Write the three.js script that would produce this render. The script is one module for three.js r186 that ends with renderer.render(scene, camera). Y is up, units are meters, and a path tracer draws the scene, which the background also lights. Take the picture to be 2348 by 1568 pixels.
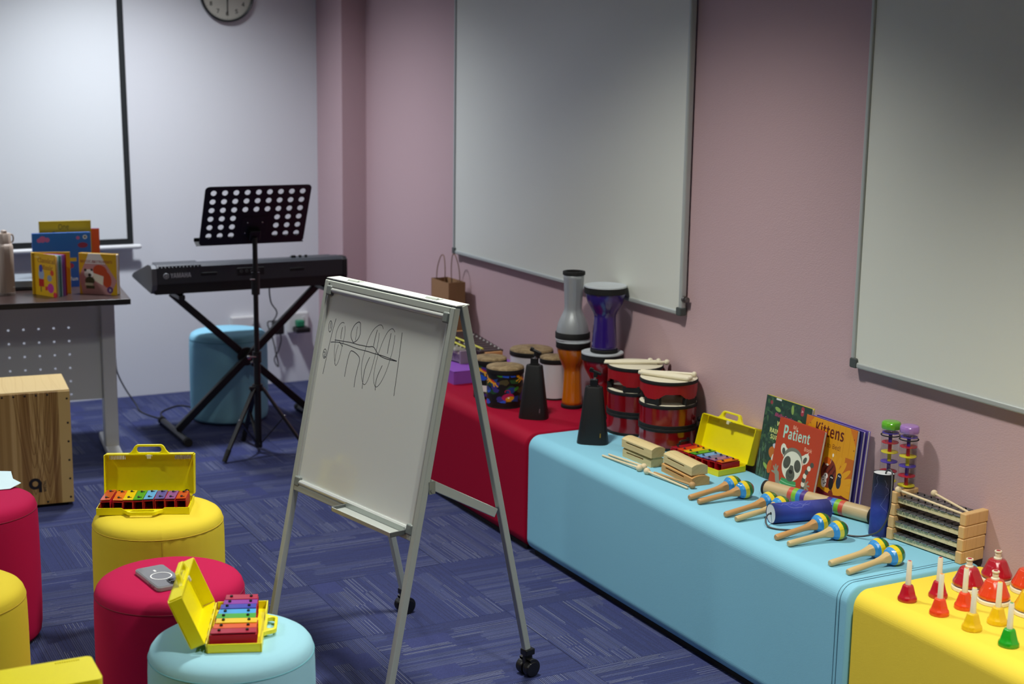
import * as THREE from 'three';
import { RoundedBoxGeometry } from 'three/addons/geometries/RoundedBoxGeometry.js';
import { mergeGeometries, toCreasedNormals } from 'three/addons/utils/BufferGeometryUtils.js';
import { FontLoader } from 'three/addons/loaders/FontLoader.js';
import { TextGeometry } from 'three/addons/geometries/TextGeometry.js';
import { Brush, Evaluator, SUBTRACTION } from 'three-bvh-csg';

// ---------------------------------------------------------------- camera, light, exposure
const scene = new THREE.Scene();
scene.background = new THREE.Color(0x050506);
const camera = new THREE.PerspectiveCamera(26.5, 2348 / 1568, 0.05, 60);
camera.position.set(0, 1.75, 0);
camera.rotation.order = 'YXZ';
camera.rotation.set(-0.1878, -0.48922, 0.01494);
camera.focus = 4.15;
camera.userData.fStop = 3.4;
const renderer = new THREE.WebGLRenderer({ antialias: true });
renderer.toneMapping = THREE.LinearToneMapping;
renderer.toneMappingExposure = 1.0;
renderer.shadowMap.enabled = true;
// ceiling fittings: [x, z, candela, colour, half angle in degrees, penumbra, label]
const CEIL = 2.75;
const FITTINGS = [
  [1.62, -6.6, 24, 0xeff4fc, 68, 1, 'square ceiling light panel nearest the corner column'],
  [1.7, -3.8, 22, 0xfffdf2, 61, 0.9, 'square ceiling light panel above the easel and light blue bench'],
  [1.75, -1.6, 33, 0xfffdf2, 59, 0.9, 'square ceiling light panel above the yellow bench'],
  [-0.8, -6.4, 24, 0xeff4fc, 68, 1, 'square ceiling light panel above the desk end of the room'],
  [-1.0, -3.8, 16, 0xf6faf6, 68, 1, 'square ceiling light panel over the open carpet to the left'],
];

// ---------------------------------------------------------------- helpers
const V = (x, y, z) => new THREE.Vector3(x, y, z);
const rad = (d) => d * Math.PI / 180;
function rng(seed) { let s = seed >>> 0; return () => { s = (s + 0x6d2b79f5) | 0; let t = Math.imul(s ^ (s >>> 15), 1 | s); t = (t + Math.imul(t ^ (t >>> 7), 61 | t)) ^ t; return ((t ^ (t >>> 14)) >>> 0) / 4294967296; }; }
function mat(color, roughness = 0.6, o = {}) { const { c, ...r } = o; return new THREE.MeshPhysicalMaterial({ color, roughness, ...r }); }
function prep(g) {
  g = g.index ? g.toNonIndexed() : g;
  if (!g.attributes.normal) g.computeVertexNormals();
  const r = new THREE.BufferGeometry();
  r.setAttribute('position', g.attributes.position); r.setAttribute('normal', g.attributes.normal);
  r.setAttribute('uv', g.attributes.uv && g.attributes.uv.itemSize === 2 ? g.attributes.uv : new THREE.BufferAttribute(new Float32Array(g.attributes.position.count * 2), 2));
  return r;
}
const merge = (l) => (Array.isArray(l) ? (l.length === 1 ? l[0] : mergeGeometries(l.map(prep))) : l);
function obj(name, geos, material, parent = scene) {
  const m = new THREE.Mesh(merge(geos), material);
  m.name = parent === scene ? numbered(name) : name; m.castShadow = m.receiveShadow = true; parent.add(m); return m;
}
const used = {};
function numbered(n) { n = n.replace(/_\d{3}$/, ''); const k = used[n] = (used[n] ?? -1) + 1; return k ? n + '_' + String(k).padStart(3, '0') : n; }
function tag(o, label, category, group) { o.userData.label = label; o.userData.category = category; if (group) o.userData.group = group; return o; }
function thing(name, label, category, [x, y, z] = [0, 0, 0], turn = 0, group) {
  const o = new THREE.Group(); o.name = numbered(name); scene.add(o); o.position.set(x, y, z); o.rotation.y = turn;
  return tag(o, label, category, group);
}
function dup(root, [x, y, z], turn, label, group) {
  const r = root.clone(); r.name = numbered(root.name); scene.add(r); r.position.set(x, y, z); r.rotation.set(0, turn, 0);
  r.userData = { ...root.userData, label }; if (group) r.userData.group = group; return r;
}
function struct(name, geos, m, parent = scene) { const o = obj(name, geos, m, parent); if (parent === scene) o.userData.kind = 'structure'; return o; }
const M4 = new THREE.Matrix4();
const at = (g, x, y, z) => g.translate(x, y, z);
const bx = (w, h, d, x = 0, y = 0, z = 0, r = 0) => (r ? new RoundedBoxGeometry(w, h, d, 3, Math.min(r, w / 2 - 1e-5, h / 2 - 1e-5, d / 2 - 1e-5)) : new THREE.BoxGeometry(w, h, d)).translate(x, y, z);
const cy = (r1, r2, h, x = 0, y = 0, z = 0, n = 24) => new THREE.CylinderGeometry(r1, r2, h, n).translate(x, y, z);
const ball = (r, x, y, z, n = 16) => new THREE.SphereGeometry(r, n, Math.ceil(n * 0.7)).translate(x, y, z);
function orient(g, a, b) { const q = new THREE.Quaternion().setFromUnitVectors(V(0, 1, 0), b.clone().sub(a).normalize()); return g.applyQuaternion(q).translate((a.x + b.x) / 2, (a.y + b.y) / 2, (a.z + b.z) / 2); }
const rod = (a, b, r, r2 = r, n = 14) => orient(new THREE.CylinderGeometry(r2, r, a.distanceTo(b), n), a, b);
function bar(a, b, w, d, up = V(0, 0, 1), r = 0) { // rectangular bar from a to b, width w across, depth d along up
  const y = b.clone().sub(a).normalize(), x = y.clone().cross(up).normalize(), z = x.clone().cross(y).normalize();
  const g = bx(w, a.distanceTo(b), d, 0, 0, 0, r); g.applyMatrix4(M4.makeBasis(x, y, z)); return g.translate((a.x + b.x) / 2, (a.y + b.y) / 2, (a.z + b.z) / 2);
}
const tube = (pts, r, n = 48, m = 8, closed = false) => new THREE.TubeGeometry(new THREE.CatmullRomCurve3(pts.map((p) => (Array.isArray(p) ? V(...p) : p)), closed, 'centripetal'), n, r, m, closed);
const lathe = (pts, n = 40, crease = 0.55) => toCreasedNormals(new THREE.LatheGeometry(pts.map(([r, y]) => new THREE.Vector2(Math.max(r, 0), y)), n), crease);
function rrect(w, h, r, x = 0, y = 0, P = THREE.Shape) {
  const s = new P(), a = x - w / 2, b = y - h / 2; r = Math.min(r, w / 2 - 1e-6, h / 2 - 1e-6);
  s.moveTo(a + r, b); s.lineTo(a + w - r, b); s.absarc(a + w - r, b + r, r, -Math.PI / 2, 0); s.lineTo(a + w, b + h - r); s.absarc(a + w - r, b + h - r, r, 0, Math.PI / 2);
  s.lineTo(a + r, b + h); s.absarc(a + r, b + h - r, r, Math.PI / 2, Math.PI); s.lineTo(a, b + r); s.absarc(a + r, b + r, r, Math.PI, Math.PI * 1.5); return s;
}
function poly(pts, P = THREE.Shape) { const s = new P(); pts.forEach(([x, y], i) => (i ? s.lineTo(x, y) : s.moveTo(x, y))); s.closePath(); return s; }
const ext = (shape, depth, bevel = 0, curve = 8) => new THREE.ExtrudeGeometry(shape, { depth: depth - 2 * bevel, bevelEnabled: bevel > 0, bevelSize: bevel, bevelThickness: bevel, bevelOffset: -bevel, bevelSegments: 2, curveSegments: curve }).translate(0, 0, bevel);
const flat = (g) => g.rotateX(-Math.PI / 2); // shape's y goes to -z, extrusion goes up
function canvas(w, h, draw) { const c = document.createElement('canvas'); c.width = w; c.height = h; const g = c.getContext('2d'); draw(g, w, h); return c; }
function tex(c, o = {}) { const t = new THREE.CanvasTexture(c); t.colorSpace = o.linear ? THREE.NoColorSpace : THREE.SRGBColorSpace; t.wrapS = t.wrapT = o.clamp ? THREE.ClampToEdgeWrapping : THREE.RepeatWrapping; if (o.repeat) t.repeat.set(...o.repeat); t.anisotropy = 8; return t; }
function noiseTex(seed, size, amp, mid = 128, block = 1) { // grey noise, for bumps
  const R = rng(seed); return tex(canvas(size, size, (g) => { for (let y = 0; y < size; y += block) for (let x = 0; x < size; x += block) { const v = Math.round(mid + (R() - 0.5) * amp); g.fillStyle = `rgb(${v},${v},${v})`; g.fillRect(x, y, block, block); } }), { linear: true });
}
const weave = noiseTex(11, 256, 160); weave.repeat.set(14, 14);
const grainBump = noiseTex(12, 256, 110, 128, 2); grainBump.repeat.set(8, 8);
const plasterBump = noiseTex(13, 512, 90, 128, 2); plasterBump.repeat.set(9, 6);
const shade = (hex, k) => '#' + new THREE.Color(hex).multiplyScalar(k).getHexString();
function woodCanvas(w, h, base, dark, seed, lines = 60, wob = 3) { // vertical grain
  const R = rng(seed); return canvas(w, h, (g) => {
    g.fillStyle = base; g.fillRect(0, 0, w, h);
    for (let i = 0; i < lines; i++) {
      const x0 = R() * w, a = 0.05 + R() * 0.16, ph = R() * 6; g.strokeStyle = dark; g.globalAlpha = a; g.lineWidth = 0.6 + R() * (w / 90);
      g.beginPath(); for (let y = 0; y <= h; y += h / 12) g.lineTo(x0 + Math.sin(ph + y / h * 3) * wob, y); g.stroke();
    }
    g.globalAlpha = 1;
  });
}
const font = await new FontLoader().loadAsync('fonts/droid/droid_sans_bold.typeface.json');
const words = (t, size, depth = 0.0006) => new TextGeometry(t, { font, size, depth, curveSegments: 4 });

// ---------------------------------------------------------------- materials shared
const C = {
  black: mat(0x0b0b0c, 0.45), blackMatte: mat(0x0d0d0e, 0.75), rubber: mat(0x101011, 0.8), chrome: mat(0xc8c8c8, 0.25, { metalness: 1 }),
  alu: mat(0xb9bfbd, 0.4, { metalness: 0.25 }), aluDark: mat(0x565b5b, 0.5), white: mat(0xe4e4e0, 0.5), cream: mat(0xe6dfc6, 0.38),
  paleWood: mat(0xffffff, 0.55, { map: tex(woodCanvas(128, 256, '#d9c596', '#8f6f3c', 5, 40)) }),
  orangeWood: mat(0xffffff, 0.5, { map: tex(woodCanvas(128, 256, '#c8935a', '#6f3f18', 6, 46)) }),
  stickWood: mat(0xdcc9a4, 0.6), handleWood: mat(0xffffff, 0.42, { map: tex(woodCanvas(128, 256, '#c3935a', '#7d4c20', 7, 50)), clearcoat: 0.3, clearcoatRoughness: 0.3 }),
  handleWoodPale: mat(0xffffff, 0.42, { map: tex(woodCanvas(128, 256, '#cdb27c', '#8f6a35', 8, 40)), clearcoat: 0.3, clearcoatRoughness: 0.3 }),
  paper: mat(0xe9e6dc, 0.8),
};

// ---------------------------------------------------------------- the room
const WX = 2.941, BZ = -7.57, LX = -3.6, FZ = 3.0;
const whitePaint = mat(0xe2e4e8, 0.72, { bumpMap: plasterBump, bumpScale: 0.0006 });
const pinkPaint = mat(0xc6a8ad, 0.62, { bumpMap: plasterBump, bumpScale: 0.0006 });
struct('wall_back', bx(WX - LX + 0.3, CEIL + 0.3, 0.15, (WX + LX) / 2, CEIL / 2, BZ - 0.075), whitePaint);
struct('wall_right', bx(0.15, CEIL + 0.3, FZ - BZ, WX + 0.075, CEIL / 2, (FZ + BZ) / 2), pinkPaint);
struct('wall_left', bx(0.15, CEIL + 0.3, FZ - BZ, LX - 0.075, CEIL / 2, (FZ + BZ) / 2), mat(0xa2a2a2, 0.8));
struct('wall_front', bx(WX - LX + 0.3, CEIL + 0.3, 0.15, (WX + LX) / 2, CEIL / 2, FZ + 0.075), mat(0x86807f, 0.8));
struct('ceiling', bx(WX - LX, 0.12, FZ - BZ, (WX + LX) / 2, CEIL + 0.06, (FZ + BZ) / 2), mat(0x8f908e, 0.9));
struct('wall_column', bx(0.135, CEIL, 0.372, WX - 0.0675, CEIL / 2, BZ + 0.186), pinkPaint);

// carpet: quarter-turned tiles
function carpetCanvas(seed) {
  const R = rng(seed), N = 512; return canvas(N, N, (g) => {
    g.fillStyle = '#283162'; g.fillRect(0, 0, N, N);
    const P = 6.4, cols = Math.round(N / P); let c = 0;
    while (c < cols) {
      const n = 3 + Math.floor(R() * 9), cuts = [0]; let t = 0;
      while (t < 1) { t += 0.16 + R() * 0.4; cuts.push(Math.min(t, 1)); }
      const kinds = cuts.map(() => R());
      for (let i = 0; i < n && c < cols; i++, c++) {
        const x = c * P;
        for (let k = 0; k + 1 < cuts.length; k++) {
          const kind = kinds[k], j = (R() - 0.5) * 0.035, y0 = (cuts[k] + j) * N, y1 = (cuts[k + 1] + (R() - 0.5) * 0.035) * N;
          let a = kind < 0.34 ? 0.04 : kind < 0.62 ? 0.2 + R() * 0.18 : kind < 0.86 ? (R() < 0.7 ? 0.5 + R() * 0.35 : 0.08) : (i % 2 ? 0.7 : 0.1);
          if (kind >= 0.34 && kind < 0.62) { g.fillStyle = `rgba(120,122,138,${a * 0.28})`; g.fillRect(x, y0, P, y1 - y0); }
          g.fillStyle = `rgba(186,188,182,${a * 0.9})`; g.fillRect(x + 1.8, y0, 1.3 + R() * 0.6, y1 - y0);
          if (R() < 0.45) { g.fillStyle = 'rgba(14,16,40,0.6)'; g.fillRect(x + 4.4, y0, 1.6, y1 - y0); }
        }
      }
      if (R() < 0.22) c += 1 + Math.floor(R() * 3);
    }
    for (let k = 0; k < 2; k++) { if (R() < 0.75) { g.fillStyle = '#2c3468'; g.fillRect(R() * N * 0.8, R() * N * 0.8, 70 + R() * 60, 60 + R() * 110); } }
    for (let i = 0; i < 16000; i++) { const v = R(); g.fillStyle = v < 0.5 ? `rgba(8,10,28,${R() * 0.35})` : `rgba(150,155,190,${R() * 0.2})`; g.fillRect(R() * N, R() * N, 1.4, 2.2); }
  });
}
const carpetMats = [21, 22, 23, 24, 25, 26].map((s) => { const c = carpetCanvas(s); return mat(0xffffff, 0.95, { map: tex(c), bumpMap: weave, bumpScale: 0.0008 }); });
const floor = struct('floor', bx(WX - LX, 0.15, FZ - BZ, (WX + LX) / 2, -0.087, (FZ + BZ) / 2), mat(0x1c2033, 0.95));
{
  const TXW = 0.5, TZW = 0.507, geoms = [];
  const make = (turn) => { // low box with softened top edges; uv turned for the quarter-turned tile
    const w = TXW - 0.0012, d = TZW - 0.0012, h = 0.012, e = 0.0018, g = new THREE.BoxGeometry(w, h, d, 3, 1, 3), p = g.attributes.position, uv = g.attributes.uv;
    for (let i = 0; i < p.count; i++) {
      const x = p.getX(i), z = p.getZ(i);
      if (Math.abs(x) > 1e-6 && Math.abs(x) < w / 2 - 1e-6) p.setX(i, Math.sign(x) * (w / 2 - e)); if (Math.abs(z) > 1e-6 && Math.abs(z) < d / 2 - 1e-6) p.setZ(i, Math.sign(z) * (d / 2 - e));
      if (p.getY(i) > 0 && (Math.abs(x) > w / 2 - 1e-6 || Math.abs(z) > d / 2 - 1e-6)) p.setY(i, h / 2 - e * 0.6);
      const U = p.getX(i) / TXW + 0.5, W = p.getZ(i) / TZW + 0.5; turn ? uv.setXY(i, W, U) : uv.setXY(i, U, W);
    }
    g.computeVertexNormals(); return g;
  };
  geoms.push(make(false), make(true));
  const R = rng(77);
  for (let i = -11; i < 3; i++) for (let j = -7; j < 14; j++) {
    const x0 = 1.61 + i * TXW, z0 = -4.479 + j * TZW; let x1 = x0 + TXW, z1 = z0 + TZW;
    if (x1 < LX + 0.1 || z1 < BZ + 0.01 || z0 > FZ - 0.2 || i + j < -16) continue;
    const k = Math.floor(R() * 6), flip = R() < 0.5 ? Math.PI : 0, t = obj('carpet_tile', geoms[((i + j) % 2 + 2) % 2], carpetMats[k], floor);
    t.position.set((x0 + x1) / 2, -0.006, (z0 + z1) / 2); t.rotation.y = flip;
    const over = [Math.max(0, x1 - WX), Math.max(0, BZ - z0)]; // cut tiles at the walls
    if (over[0]) { t.scale.x = (TXW - over[0]) / TXW; t.position.x -= over[0] / 2; }
    if (over[1]) { t.scale.z = (TZW - over[1]) / TZW; t.position.z += over[1] / 2; }
  }
}

// ---------------------------------------------------------------- ceiling lights
{
  const frameMat = mat(0xd6d6d4, 0.5);
  FITTINGS.forEach(([x, z, cd, col, half, pen, label]) => {
    const t = thing('ceiling_light', label, 'ceiling light', [x, CEIL, z]);
    obj('frame', [bx(0.62, 0.02, 0.025, 0, -0.01, 0.2975), bx(0.62, 0.02, 0.025, 0, -0.01, -0.2975), bx(0.025, 0.02, 0.57, 0.2975, -0.01, 0), bx(0.025, 0.02, 0.57, -0.2975, -0.01, 0)], frameMat, t);
    obj('diffuser', bx(0.57, 0.008, 0.57, 0, -0.006, 0), mat(0xffffff, 0.6, { emissive: col, emissiveIntensity: 0.9 }), t);
    const s = new THREE.SpotLight(col, cd, 0, rad(half), pen, 2); s.position.set(x, CEIL - 0.03, z); s.target.position.set(x, 0, z);
    s.castShadow = true; s.shadow.radius = 6; s.shadow.mapSize.set(2048, 2048); s.shadow.bias = -0.0005; scene.add(s, s.target);
  });
}

// ---------------------------------------------------------------- projector screen, clock, wall boards
{
  const z = BZ + 0.05, t = thing('projector_screen', 'white pull-down projector screen with a black border on the white wall', 'projector screen', [0, 0, z]);
  const L = -0.35, top = 2.7;
  const fab = mat(0xe2e6e8, 0.75), edge = mat(0x191d1f, 0.8);
  obj('screen_fabric', ext(poly([[L + 0.032, 0.846], [1.744, 0.846], [1.722, top], [L + 0.032, top]]), 0.0015).translate(0, 0, 0.0005), fab, t);
  obj('black_border', ext((() => { const s = poly([[L, 0.817], [1.776, 0.817], [1.754, top], [L, top]]); s.holes.push(poly([[L + 0.032, 0.846], [1.722, top - 0.03], [1.744, 0.846]].concat([[L + 0.032, 0.846]]).slice(0, 3).reverse(), THREE.Path)); return s; })(), 0.001).translate(0, 0, -0.0012), edge, t);
  obj('weight_bar', [rod(V(L - 0.02, 0.803, 0.002), V(1.805, 0.803, 0.002), 0.0125, 0.0125, 20), ball(0.0125, 1.805, 0.803, 0.002)], mat(0xe0e2e2, 0.4), t);
  obj('roller_case', bx(1.805 - L + 0.1, 0.07, 0.07, (L + 1.805) / 2, top + 0.012, -0.012, 0.012), mat(0xd8d8d6, 0.5), t);
}
{
  const t = thing('wall_clock', 'round dark-rimmed clock high on the white wall, cut by the top of the photo', 'clock', [2.311, 2.095, BZ], 0);
  const face = canvas(512, 512, (g) => {
    g.fillStyle = '#c9c8ba'; g.fillRect(0, 0, 512, 512); g.fillStyle = '#23241f'; g.font = 'bold 58px sans-serif'; g.textAlign = 'center'; g.textBaseline = 'middle';
    for (let i = 1; i <= 12; i++) { const a = i * Math.PI / 6; g.save(); g.translate(256 + Math.sin(a) * 190, 256 - Math.cos(a) * 190); g.fillText(String(i), 0, 0); g.restore(); }
    for (let i = 0; i < 60; i++) { const a = i * Math.PI / 30; g.save(); g.translate(256, 256); g.rotate(a); g.fillRect(-1.5, -246, 3, i % 5 ? 8 : 14); g.restore(); }
  });
  const disc = new THREE.CircleGeometry(0.134, 48).translate(0, 0, 0.017);
  obj('dial', [disc], mat(0xffffff, 0.6, { map: tex(face) }), t);
  obj('rim', lathe([[0.12, 0], [0.141, 0], [0.143, 0.006], [0.143, 0.026], [0.139, 0.031], [0.133, 0.028], [0.131, 0.018]], 64).rotateX(Math.PI / 2), mat(0x1d2021, 0.35), t);
  const hand = (len, w, ang, z, m, n) => obj(n, ext(poly([[-w, -0.02], [w, -0.02], [w * 0.5, len], [-w * 0.5, len]]), 0.001).rotateZ(ang).translate(0, 0, z), m, t);
  hand(0.07, 0.004, rad(-300), 0.019, C.black, 'hour_hand'); hand(0.098, 0.003, Math.PI, 0.021, C.black, 'minute_hand'); hand(0.105, 0.0012, rad(178), 0.023, C.black, 'second_hand');
  obj('hub', cy(0.006, 0.006, 0.008, 0, 0, 0, 16).rotateX(Math.PI / 2).translate(0, 0, 0.021), C.black, t);
}
function wallBoard(z0, z1, y0, y1, label, knob) { // z0 far, z1 near
  const t = thing('wall_whiteboard', label, 'whiteboard', [WX, y0, (z0 + z1) / 2], -Math.PI / 2);
  const L = z1 - z0, H = y1 - y0, w = 0.018; // local x runs along the wall, local z faces the room
  const surf = mat(0xdfe2d9, 0.33, { clearcoat: 0.35, clearcoatRoughness: 0.25, bumpMap: plasterBump, bumpScale: 0.0002 });
  obj('board', bx(L - 0.02, H - 0.02, 0.012, 0, H / 2, 0.018), surf, t);
  for (const [a, b, c2, d] of [[L - 0.05, w, 0, w / 2], [L - 0.05, w, 0, H - w / 2]]) obj('frame_rail', [bx(a, b, 0.024, c2, d, 0.018, 0.006)], C.alu, t);
  for (const s of [-1, 1]) obj('frame_rail', bx(w, H - 0.05, 0.024, s * (L / 2 - w / 2), H / 2, 0.018, 0.006), C.alu, t);
  for (const s of [-1, 1]) for (const yy of [0, 1]) obj('corner_cap', ext((() => { const q = rrect(0.03, 0.03, 0.006); return q; })(), 0.027, 0.003).translate(s * (L / 2 - 0.0142), yy ? H - 0.0142 : 0.0142, 0.005), mat(0x4a504f, 0.5), t);
  for (const s of [-1, 1]) obj('wall_bracket', bx(0.02, 0.03, 0.012, s * (L / 2 - 0.2), 0.1, 0.006), C.aluDark, t);
  if (knob) obj('locking_knob', [cy(0.012, 0.012, 0.012, 0, 0, 0, 18).rotateZ(Math.PI / 2).translate(L / 2 + 0.006, 0.06, 0.018), cy(0.007, 0.009, 0.014, 0, 0, 0, 18).rotateZ(Math.PI / 2).translate(L / 2 + 0.016, 0.06, 0.018)], mat(0x6d6a68, 0.35, { metalness: 0.6 }), t);
}
wallBoard(-6.075, -4.2, 0.888, 2.085, 'large blank wall whiteboard nearer the corner column, above the drums', true);
wallBoard(-3.303, -1.45, 0.876, 2.075, 'large blank wall whiteboard at the right edge, above the metallophones', false);

// sockets on the white wall
function socket(x, y, w, label, plug) {
  const t = thing('wall_socket', label, 'socket', [x, y, BZ]);
  obj('surface_box', bx(w, 0.112, 0.03, 0, 0, 0.015, 0.004), mat(0xd6d6d4, 0.45), t); obj('face_plate', bx(w - 0.008, 0.104, 0.004, 0, 0, 0.031, 0.0018), mat(0xdedede, 0.4), t);
  obj('switch_rocker', bx(0.014, 0.022, 0.004, w / 2 - 0.03, 0.022, 0.034, 0.0015), mat(0xd2d2d0, 0.4), t);
  return t;
}
socket(2.674, 0.338, 0.117, 'white wall socket by the column holding a black and green adapter', true);
socket(2.37, 0.335, 0.15, 'white wall socket mostly hidden behind the light blue pouf', false);
{
  const t = thing('plug_adapter', 'black travel adapter with a green top plugged into the wall socket', 'adapter', [2.676, 0.318, BZ + 0.0335]);
  obj('adapter_body', bx(0.082, 0.028, 0.075, 0, -0.012, 0.0375, 0.008), C.black, t); obj('green_cap', bx(0.044, 0.036, 0.045, -0.003, 0.02, 0.0225, 0.008), mat(0x1d7b57, 0.45), t);
  obj('prong', [bx(0.006, 0.003, 0.006, 0, -0.012, -0.0015)], C.chrome, t);
}
{
  const t = thing('power_brick', 'black keyboard power brick plugged in beside the wall socket', 'power adapter', [2.545, 0.325, BZ + 0.034]);
  obj('brick', bx(0.06, 0.075, 0.05, 0, 0, 0.025, 0.01), C.black, t);
  obj('cable', [tube([[0.012, -0.035, 0.03], [0.015, -0.07, 0.03], [0.0, -0.13, 0.025], [-0.022, -0.18, 0.02], [0.0, -0.225, 0.02], [-0.01, -0.15, 0.018], [-0.03, -0.06, 0.02], [-0.06, 0.02, 0.03], [-0.098, 0.078, 0.236], [-0.2, 0.19, 0.6], [-0.31, 0.288, 0.836], [-0.347, 0.375, 0.936], [-0.346, 0.388, 0.96]], 0.0035, 140, 7)], C.rubber, t);
}

// ---------------------------------------------------------------- benches
const T = 0.443;
function benchMat(hex) { return mat(hex, 0.66, { bumpMap: grainBump, bumpScale: 0.0003, specularIntensity: 0.25 }); }
function bench(z0, z1, m, label, seamEnd) {
  const w = 0.474, L = z1 - z0, t = thing('upholstered_bench', label, 'bench', [2.443 + w / 2, 0, (z0 + z1) / 2]);
  const g = new RoundedBoxGeometry(w, T - 0.012, L, 8, 0.046); // only the long top edges are soft: squeeze the end rounding
  const p = g.attributes.position, hl = L / 2;
  for (let i = 0; i < p.count; i++) {
    let z = p.getZ(i); const a = Math.abs(z); if (a > hl - 0.046) { z = Math.sign(z) * (hl - 0.046 + (a - hl + 0.046) * 1); const e = (a - hl + 0.046) / 0.046; z = Math.sign(z) * (hl - 0.012 + Math.min(0.012, e * 0.012)); p.setZ(i, z); }
    const y = p.getY(i); if (y < -(T - 0.012) / 2 + 0.046) p.setY(i, y); // bottom rounding kept
  }
  g.computeVertexNormals();
  obj('cover', g.translate(0, (T - 0.012) / 2 + 0.012, 0), m, t);
  obj('plinth', bx(w - 0.05, 0.014, L - 0.05, 0, 0.007, 0), C.blackMatte, t);
  if (seamEnd) {
    const ring = (zz, o) => { const q = []; for (let k = 0; k <= 40; k++) { const a = k / 40 * Math.PI / 2; q.push([-(w / 2 - 0.046) - Math.cos(a) * (0.046 + o), T - 0.046 + Math.sin(a) * (0.046 + o), zz]); } return [[-(w / 2) - o, 0.05, zz], [-(w / 2) - o, 0.2, zz], ...q.filter((_, i) => i % 4 === 0), [0, T + o, zz], [w / 2 - 0.05, T + o, zz]]; };
    const sm = mat(seamEnd, 0.7);
    for (const dz of [0.046, 0.034]) obj('stitched_seam', tube(ring(hl - dz, -0.0002), 0.0011, 90, 6), sm, t);
  }
  return t;
}
bench(-6.2, -4.467, benchMat(0x9a062a), 'long crimson bench along the pink wall, carrying drums and a xylophone');
bench(-4.459, -2.722, benchMat(0x86c3da), 'long light blue bench along the pink wall, carrying maracas and books', 0x27566b);
bench(-2.714, -0.98, benchMat(0xe8ce45), 'yellow bench at the lower right, carrying coloured bells', 0xa88a10);

// ---------------------------------------------------------------- poufs
function poufMat(hex) { return mat(hex, 0.8, { bumpMap: weave, bumpScale: 0.0004, specularIntensity: 0.35, sheen: 0.2, sheenRoughness: 0.6, sheenColor: new THREE.Color(hex) }); }
function pouf(x, z, turn, m, seam, label, wrinkles) {
  const t = thing('round_pouf', label, 'pouf', [x, 0, z], turn, undefined);
  const prof = [[0, 0.447], [0.06, 0.4468], [0.12, 0.446], [0.152, 0.4442], [0.168, 0.4405], [0.1785, 0.434], [0.1848, 0.4255], [0.1882, 0.415], [0.1897, 0.402], [0.1908, 0.38], [0.1915, 0.33], [0.1918, 0.22], [0.1912, 0.1], [0.1895, 0.045], [0.186, 0.02], [0.178, 0.007], [0, 0.006]];
  const g = new THREE.LatheGeometry(prof.map(([r, y]) => new THREE.Vector2(r, y)), 96), p = g.attributes.position;
  if (wrinkles) for (let i = 0; i < p.count; i++) {
    const X = p.getX(i), Y = p.getY(i), Z = p.getZ(i), a = Math.atan2(X, Z), k = Math.exp(-(((Y - 0.37) / 0.04) ** 2)) * (0.3 + 0.7 * Math.exp(-(((a - 0.35) / 0.5) ** 2))), d = 1 + 0.009 * k * Math.sin(a * 34);
    p.setX(i, X * d); p.setZ(i, Z * d);
  }
  g.computeVertexNormals(); obj('cover', g, m, t);
  obj('top_seam', new THREE.TorusGeometry(0.1889, 0.0013, 6, 90).rotateX(Math.PI / 2).translate(0, 0.4105, 0), seam, t);
  obj('side_seam', tube([[0, 0.404, 0.1888], [0, 0.37, 0.1911], [0, 0.3, 0.1919], [0, 0.15, 0.1917], [0, 0.06, 0.1903], [0, 0.02, 0.1865]], 0.0016, 30, 6), seam, t);
  obj('glide', [0, 1, 2, 3].map((k) => cy(0.014, 0.014, 0.008, 0.12 * Math.cos(k * 1.571), 0.004, 0.12 * Math.sin(k * 1.571), 12)), C.blackMatte, t);
  return t;
}
const magenta = poufMat(0xb8124a), sunny = poufMat(0xe2cb3a), sky = poufMat(0x9bcfe0), aqua = poufMat(0x86bfd6);
pouf(2.08, -6.9, 2.2, aqua, mat(0x3d7f98, 0.8), 'light blue round pouf standing behind the keyboard stand');
pouf(1.021, -4.132, -0.2, sunny, mat(0xb89a20, 0.8), 'yellow round pouf with an open glockenspiel case on top', true);
pouf(0.903, -3.555, 2.6, magenta, mat(0x7d0a2e, 0.8), 'magenta round pouf with a phone lying on top');
pouf(0.926, -3.097, 2.4, sky, mat(0x5fa3b0, 0.8), 'pale blue round pouf in front with an open glockenspiel case on top');
pouf(0.543, -4.477, 2.0, magenta, mat(0x7d0a2e, 0.8), 'magenta round pouf at the left edge with a blue paper on top');
pouf(0.381, -3.717, 2.0, sunny, mat(0xb89a20, 0.8), 'yellow round pouf cut off by the left edge of the photo');
pouf(0.43, -2.8, 2.0, sunny, mat(0xb89a20, 0.8), 'yellow pouf hidden under the closed yellow cases, lower left corner');

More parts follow.
